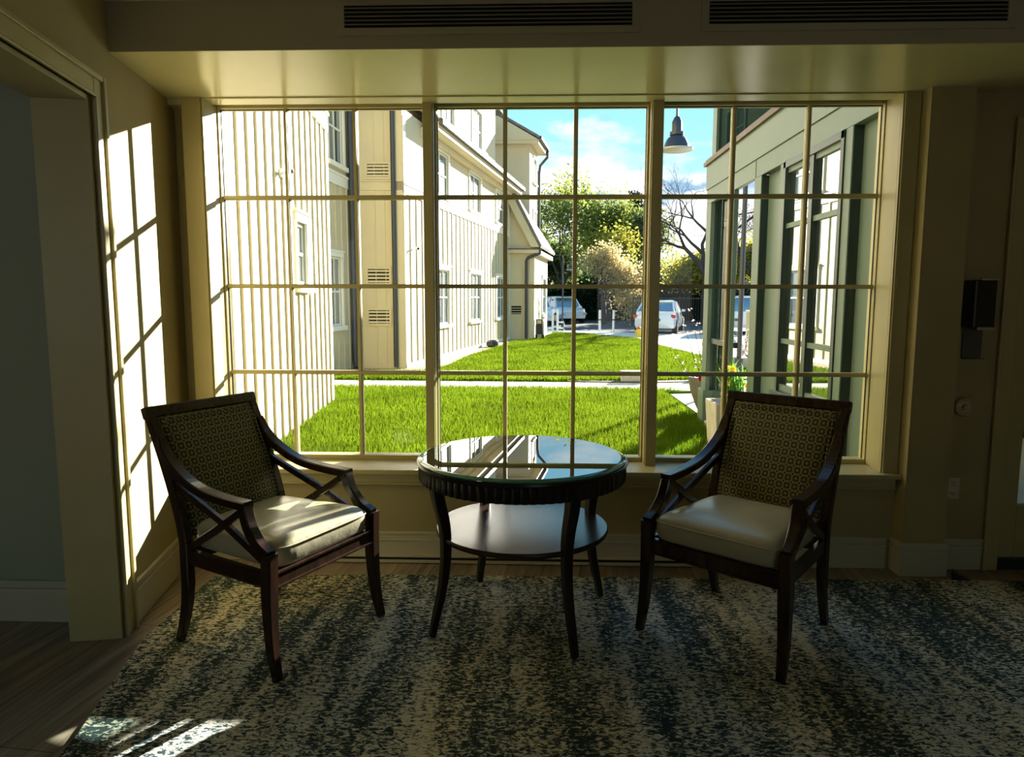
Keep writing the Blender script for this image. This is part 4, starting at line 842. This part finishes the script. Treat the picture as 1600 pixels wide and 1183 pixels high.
# ================================================================== STREET LAMPS
def street_lamp(label, base, height, ax, drop, scale, hz_):
    t = thing('street_lamp', label, 'street lamp', (base[0], base[1], G), group='gooseneck street lamps')
    x, y = base
    mb = MB(); mb.tube([(x, y, G), (x, y, G + 0.5)], 0.08 * scale, 12); mb.build('lamp_base', M['lampmetal'], t, smooth=True)
    mb = MB(); mb.tube([(x, y, G + 0.4), (x, y, height)], 0.042 * scale, 10); mb.build('pole', M['lampmetal'], t, smooth=True)
    R_ = abs(ax) / 2; s = math.copysign(1, ax)
    pts = [(x, y, height)] + [(x + s * (R_ - R_ * math.cos(a)), y, height + R_ * 0.9 * math.sin(a)) for a in [math.pi * k / 10 for k in range(1, 11)]] + [(x + ax, y, hz_ + 0.5 * scale)]
    mb = MB(); mb.tube(pts, 0.022 * scale, 8); mb.build('arm', M['lampmetal'], t, smooth=True)
    c = (x + ax, y); q = scale
    mb = MB(); mb.lathe([(0.02, hz_ + 0.56 * q), (0.05, hz_ + 0.53 * q), (0.085, hz_ + 0.46 * q), (0.085, hz_ + 0.30 * q), (0.12, hz_ + 0.29 * q), (0.12, hz_ + 0.24 * q), (0.10, hz_ + 0.23 * q), (0.16, hz_ + 0.18 * q), (0.20, hz_ + 0.10 * q), (0.215, hz_ + 0.04 * q), (0.27, hz_ + 0.005 * q)] , 28, c)
    if q != 1: pass
    mb.build('shade', M['lampmetal'], t, smooth=True)
    mb = MB(); mb.lathe([(0.20, hz_ + 0.02 * q), (0.28, hz_ + 0.012 * q), (0.28, hz_ - 0.012 * q), (0.20, hz_ - 0.03 * q), (0.05, hz_ - 0.04 * q)], 28, c); mb.build('lens_rim', M['rimmetal'], t, smooth=True)
street_lamp('dark gooseneck street lamp hanging nearest, its pole behind the porch', (3.60, 12.5), 4.75, -1.20, 0, 1.0, 3.93)
street_lamp('dark gooseneck street lamp far off by the parked cars', (1.29, 33.6), 3.25, 0.42, 0, 0.85, 2.72)
# ================================================================== FENCE, BOLLARDS, HYDRANT
t = thing('white_gate', 'white vinyl gate and posts at the end of the gravel strip', 'gate', (0.9, 32.6, G))
for x in (0.80, 1.02): mb = MB(); mb.box(x - .05, x + .05, 32.5, 32.6, G, 0.86); mb.build('post', M['whitepaint'], t, bevel=0.01)
mb = MB(); mb.box(0.55, 0.76, 32.52, 32.57, G + 0.1, 0.05); mb.box(1.06, 1.35, 32.52, 32.57, 0.25, 0.32); mb.box(1.06, 1.35, 32.52, 32.57, -0.02, 0.05); mb.box(1.31, 1.35, 32.52, 32.57, G, 0.32); mb.build('rail', M['whitepaint'], t)
for x, l in ((2.95, 'left one of two slim white bollards before the dark hedge'), (3.58, 'right one of two slim white bollards before the dark hedge')):
    t = thing('bollard', l, 'bollard', (x, 32.4, G), group='white bollards'); mb = MB(); mb.tube([(x, 32.4, G), (x, 32.4, 0.85)], 0.055, 12); mb.build('shaft', M['whitepaint'], t, smooth=True)
    mb = MB(); mb.tube([(x, 32.4, 0.38), (x, 32.4, 0.44)], 0.057, 12); mb.build('band', M['darkgreen'], t)
t = thing('fire_hydrant', 'small yellow fire hydrant with orange cap beside the white sedan', 'hydrant', (4.10, 28.0, G))
mb = MB(); mb.lathe([(0.16, G), (0.16, G + .05), (0.12, G + .07), (0.12, G + .28), (0.10, G + .33)], 18, (4.10, 28)); mb.build('body', M['yellow'], t, smooth=True)
mb = MB(); mb.lathe([(0.10, G + .33), (0.085, G + .38), (0.03, G + .43)], 18, (4.10, 28)); mb.build('cap', M['redorange'], t, smooth=True)
mb = MB(); mb.tube([(3.94, 28, G + .22), (4.26, 28, G + .22)], 0.045, 10); mb.build('side_outlet', M['yellow'], t)
# ================================================================== CARS
def make_car(name, label, loc, rz, suv=False, paint='carwhite'):
    t = thing(name, label, 'car', loc, rz=rz, local=True, group=None)
    Lh = 2.3; H = 1.62 if suv else 1.42; W_ = 0.9
    if suv: sec = [(-2.25, .38, .85, .80), (-2.2, .28, .98, .86), (-1.4, .24, 1.02, .90), (0, .24, 1.02, .90), (1.0, .24, 1.0, .90), (1.9, .26, .92, .86), (2.25, .32, .72, .74)]; gh = [(-2.15, 1.0), (-1.9, H - .06), (-1.2, H), (0.2, H), (0.55, H - .06), (1.15, 1.02)]
    else: sec = [(-2.3, .40, .82, .76), (-2.2, .26, .95, .84), (-1.4, .22, .98, .88), (0, .22, .94, .90), (1.0, .22, .90, .90), (1.9, .24, .76, .85), (2.3, .30, .58, .70)]; gh = [(-1.95, .96), (-1.15, H - .06), (-0.7, H), (-0.05, H), (0.3, H - .07), (1.15, .93)]
    rings = []
    for y, zb, zt, w in sec:
        rings.append([(-w * .93, y, zb), (-w, y, zb + .12), (-w, y, (zb + zt) / 2 + .08), (-w * .93, y, zt - .03), (-w * .8, y, zt), (w * .8, y, zt), (w * .93, y, zt - .03), (w, y, (zb + zt) / 2 + .08), (w, y, zb + .12), (w * .93, y, zb)])
    mb = MB(); mb.loft(rings); body = mb.build('body', M[paint], t, smooth=True)
    rings = []
    for y, z in gh:
        k = (z - .95) / (H - .95); w = .80 - .16 * k
        rings.append([(-.82, y, .86), (-w, y, max(z, .9)), (-w * .8, y, max(z, .9) + .01), (w * .8, y, max(z, .9) + .01), (w, y, max(z, .9)), (.82, y, .86)])
    mb = MB(); mb.loft(rings); mb.build('windows', M['carglass'], t, smooth=True)
    mb = MB(); a = gh[1][0]; b = gh[-2][0]
    mb.loft([[(-.66, y, z), (-.56, y, z + .04), (.56, y, z + .04), (.66, y, z), (.5, y, z - .03), (-.5, y, z - .03)] for y, z in gh[1:-1]]); mb.build('roof', M[paint], t, smooth=True)
    mb = MB()
    for sx in (-1, 1):
        for (y0, z0), (y1, z1) in ((gh[0], gh[1]), (gh[-2], gh[-1])): mb.bar([(sx * .79, y0, z0 - .02) if y0 == gh[0][0] else (sx * .66, y0, z0 + .01), (sx * .66, y1, z1 + .01) if y0 == gh[0][0] else (sx * .79, y1, z1 - .02)], .07, .06)
        mb.bar([(sx * .81, -0.35, .9), (sx * .66, -0.35, H - .02)], .05, .06, side=(0, 1, 0))
    mb.build('pillars', M[paint], t)
    for sx in (-1, 1):
        for y in (-1.38, 1.42):
            mb = MB(); mb.tube([(sx * .70, y, .33), (sx * .915, y, .33)], .33, 24); wl = mb.build('wheel', M['tyre'], t)
            mb = MB(); mb.tube([(sx * .90, y, .33), (sx * .925, y, .33)], .20, 16); mb.build('hub', M['chrome'], wl)
        mb = MB(); mb.box(sx * .80 - .12, sx * .80 + .08, -2.30, -2.05, .70, .84); mb.build('tail_lamp', M['redlens'], t, bevel=.03)
        mb = MB(); mb.box(sx * .68 - .14, sx * .68 + .14, 2.10, 2.29, .55, .66); mb.build('headlamp', M['chrome'], t, bevel=.02)
        mb = MB(); mb.box(sx * .95 - .08, sx * .95 + .08, .75, .87, .92, 1.04); mb.build('mirror', M[paint], t, bevel=.03)
    mb = MB(); mb.box(-.26, .26, -2.33, -2.27, .56, .68); mb.build('number_plate', M['grey_plastic'], t)
    return t
def rzd(dx, dy): return math.atan2(dy, dx) - math.pi / 2
make_car('sedan', 'white sedan seen from behind near the yellow hydrant', (5.75, 32.6, G), rzd(0.30, 1.0))
make_car('sport_utility_car', 'white sport utility car parked beside the gate posts', (1.70, 45.0, G), rzd(0.30, -1.0), True)
make_car('hatchback', 'white car half hidden behind the gable corner and gate', (-0.05, 40.5, G), rzd(0.1, -1.0), True)
make_car('van', 'white car glimpsed past the lamp pole through the porch opening', (9.35, 33.0, G), rzd(0.3, 1.0), True)
# ================================================================== TREES
def leaves(mb, pts, size, rr, per, spread):
    for p in pts:
        for _ in range(per):
            c = p + Vector((rr.gauss(0, spread), rr.gauss(0, spread), rr.gauss(0, spread * .8)))
            a = Vector((rr.gauss(0, 1), rr.gauss(0, 1), rr.gauss(0, 1))).normalized(); b = a.cross(Vector((rr.gauss(0, 1), rr.gauss(0, 1), rr.gauss(0, 1)))).normalized(); s = size * rr.uniform(.6, 1.3)
            mb.add([c - a * s * .5, c + b * s * .3, c + a * s * .5, c - b * s * .3], [(0, 1, 2, 3)])
def branchy(mb, p, d, ln, r, depth, rr, tips, gn=0.35, upb=0.12, kids=(2, 3)):
    segs = 4; pts = [p]; q = p; dd = d.copy()
    for i in range(segs):
        dd = (dd + Vector((rr.gauss(0, gn * .4), rr.gauss(0, gn * .4), rr.gauss(0, gn * .3) + upb * .3))).normalized(); q = q + dd * ln / segs; pts.append(q)
    mb.tube(pts, [r * (1 - .45 * i / segs) for i in range(segs + 1)], 6 if depth > 2 else 4, cap=False)
    if depth <= 2: tips += pts[2:]
    if depth == 0: return
    for k in range(rr.choice(kids)):
        st = pts[rr.choice((2, 3, 4))] if k else pts[-1]
        nd = (dd + Vector((rr.gauss(0, .6), rr.gauss(0, .6), rr.gauss(0, .45) + upb))).normalized()
        branchy(mb, st, nd, ln * rr.uniform(.62, .85), r * .55, depth - 1, rr, tips, gn, upb, kids)
def tree(label, x, y, h, leafm, seed, size=0.22, per=10, spread=0.45, depth=5, trunk=0.2, first=0.28, r=0.22, name='tree', upb=0.15, group='trees beyond the parking area', kids=(2, 3), sq=1.0):
    rr = random.Random(seed); t = thing(name, label, 'tree', (x, y, G), group=group)
    mb = MB(); tips = []; base = Vector((x, y, G))
    mb.tube([base, base + Vector((rr.uniform(-.2, .2), 0, h * first))], [r * 1.2, r], 8)
    for k in range(4):
        a = 6.283 * k / 4 + rr.uniform(-.4, .4)
        branchy(mb, base + Vector((0, 0, h * first * rr.uniform(.8, 1))), Vector((math.cos(a) * .55, math.sin(a) * .55, 1)).normalized(), h * .24, r * .6, depth - 1, rr, tips, upb=upb, kids=kids)
    zmax = max(p.z for p in tips); f = (h + G) / zmax
    mb.v = [(x + (vx - x) * sq, y + (vy - y) * sq, (vz - G) * f + G) for vx, vy, vz in mb.v]; tips = [Vector((x + (p.x - x) * sq, y + (p.y - y) * sq, (p.z - G) * f + G)) for p in tips]
    mb.build('trunk', M['bark'], t, fix=False)
    if leafm:
        lm = MB(); leaves(lm, tips, size, rr, per, spread); lm.build('foliage', M[leafm], t, fix=False)
    return t
# px -> X at depth Y : X = (u-835)/1097*Y
tree('tall spring green tree rising beside the tower, leftmost of the far trees', 1.9, 50, 10.0, 'leafA', 1, sq=.62, first=.16, size=.24, per=7, spread=.5)
tree('thin spring green tree just right of the leftmost tall one', 4.6, 52, 9.0, 'leafA', 22, sq=.62, first=.16, size=.24, per=8, spread=.5)
tree('yellow green tree between the tall green tree and the blossom tree', 4.9, 47, 6.2, 'leafD', 3, size=.22, per=5, spread=.4, r=.12)
tree('wide pale blossom tree with tiered pinkish branches in the middle distance', 4.1, 42, 4.6, 'leafC', 4, size=.17, per=14, spread=.35, r=.14, upb=-0.05, first=.3)
tree('leafy dark green tree behind the blossom tree near the thick window post', 7.6, 55, 8.4, 'leafB', 5, sq=.62, first=.16, size=.24, per=12, spread=.5)
tree('mid green tree right of the blossom tree, lower than the dark one', 6.0, 53, 7.0, 'leafA', 6, sq=.62, first=.16, size=.22, per=8, spread=.5)
tree('bare dark branched tree against the sky next to the porch', 10.1, 42, 10.2, None, 17, depth=7, r=.30, group='bare trees', kids=(2, 2, 3), upb=.08)
tree('low yellow leaved tree left of the bare tree', 10.4, 50, 4.6, 'leafD', 8, size=.22, per=12, spread=.5, r=.12)
tree('yellow leaved tree behind the bare tree near the porch corner', 12.4, 50, 5.0, 'leafD', 9, size=.22, per=12, spread=.5, r=.12)
tree('yellow green tree seen through the porch opening', 15.6, 50, 5.6, 'leafD', 10, size=.22, per=10, spread=.5, r=.12)
tree('tall thin bare tree seen through the porch opening', 14.6, 46, 9.5, None, 12, depth=6, r=.2, group='bare trees')
tree('broad dark green tree behind the small gabled roof', 1.2, 58, 6.0, 'leafB', 13, size=.3, per=14, spread=.6)
for k, (x, h_, lm, wd) in enumerate(((4.4, 3.8, 'leafB', 'dark low tree filling the gap under the blossom tree'), (9.4, 4.4, 'leafB', 'dark low tree behind the sedan and the thick window post'), (13.2, 4.2, 'leafA', 'mid green low tree behind the low brown roof'), (17.4, 4.6, 'leafB', 'dark low tree behind the yellow one in the porch opening'), (21.0, 4.8, 'leafA', 'green low tree at the far right behind the porch opening'))):
    tree(wd, x, 67, h_, lm, 60 + k, size=.34, per=12, spread=.7, r=.12)
# conifer
t = thing('fir_tree', 'dark pointed fir tree rising above the green trees', 'tree', (8.0, 58, G), group='trees beyond the parking area')
rr = random.Random(6); mb = MB(); mb.tube([(8.0, 58, G), (8.0, 58, 9.5)], [.2, .03], 7); mb.build('trunk', M['bark'], t)
mb = MB(); tp = []
for k in range(900):
    z = rr.uniform(1.0, 9.7); R_ = 2.3 * (1 - (z / 9.9)) ** .8; a = rr.uniform(0, 6.283); q = R_ * math.sqrt(rr.random()); tp.append(Vector((8.0 + q * math.cos(a), 58 + q * math.sin(a), z - q * .3)))
leaves(mb, tp, .3, rr, 8, .2); mb.build('foliage', M['leafE'], t, fix=False)
# hedge behind the parking area
def hedge(label, x0, x1, y, h, seed, n=9000):
    rr = random.Random(seed); mb = MB(); t = thing('hedge', label, 'hedge', ((x0 + x1) / 2, y, G), group='dark hedges')
    mb.box(x0, x1, y + .4, y + 1.2, G, h - .4); mb.build('stems', M['hedge'], t)
    mb = MB(); tp = [Vector((rr.uniform(x0, x1), y + rr.uniform(-.3, 1.0), G + (h - G) * rr.random() ** .7)) for _ in range(n // 4)]; leaves(mb, tp, .2, rr, 4, .15); mb.build('foliage', M['hedge'], t, fix=False)
hedge('dark hedge left half, behind the parked cars', -1.5, 6.2, 49.5, 2.2, 31)
hedge('dark hedge right half, behind the white sedan and iron fence', 6.2, 21.0, 49.5, 2.1, 32)
t = thing('iron_fence', 'black iron fence along the hedge left of the porch', 'fence', (10, 40, G))
mb = MB(); mb.box(5.5, 16, 40, 40.03, 1.36, 1.42); mb.box(5.5, 16, 40, 40.03, 0.0, 0.05); mb.build('rail', M['ironfence'], t)
mb = MB(); k = 0
while 5.5 + k * .13 < 16: mb.box(5.5 + k * .13, 5.52 + k * .13, 40.005, 40.025, G, 1.36); k += 1
mb.build('pickets', M['ironfence'], t, kind='stuff')
for x in (5.5, 8.1, 10.7, 13.3, 15.9): mb = MB(); mb.box(x - .03, x + .03, 39.98, 40.05, G, 1.5); mb.build('post', M['ironfence'], t)
# far houses
def house(label, x0, x1, y, h, rh, seed):
    t = thing('house', label, 'house', ((x0 + x1) / 2, y, G), group='far houses')
    mb = MB(); mb.box(x0, x1, y, y + 6, G, h); mb.build('wall', M['housewall'], t)
    mb = MB(); mb.add([(x0 - .4, y - .4, h), (x1 + .4, y - .4, h), (x1 + .4, y + 6.4, h), (x0 - .4, y + 6.4, h), (x0 + 1.2, y + 3, h + rh), (x1 - 1.2, y + 3, h + rh)], [(0, 1, 5, 4), (1, 2, 5), (2, 3, 4, 5), (3, 0, 4), (3, 2, 1, 0)]); mb.build('roof', M['houseroof'], t)
    for k in range(2):
        cx = x0 + (x1 - x0) * (.3 + .4 * k); mb = MB(); mb.box(cx - .5, cx + .5, y - .05, y, 1.2, h - .5); mb.build('window', M['carglass'], t)
house('grey blue house with a low brown roof left of the bare tree trunk', 10.4, 15.0, 56, 2.9, 1.6, 1)
house('grey house low behind the blossom tree', 6.5, 9.8, 60, 3.0, 1.3, 2)
house('house with a brown roof seen between hedge and porch opening', 17.0, 24.0, 58, 2.9, 1.5, 3)
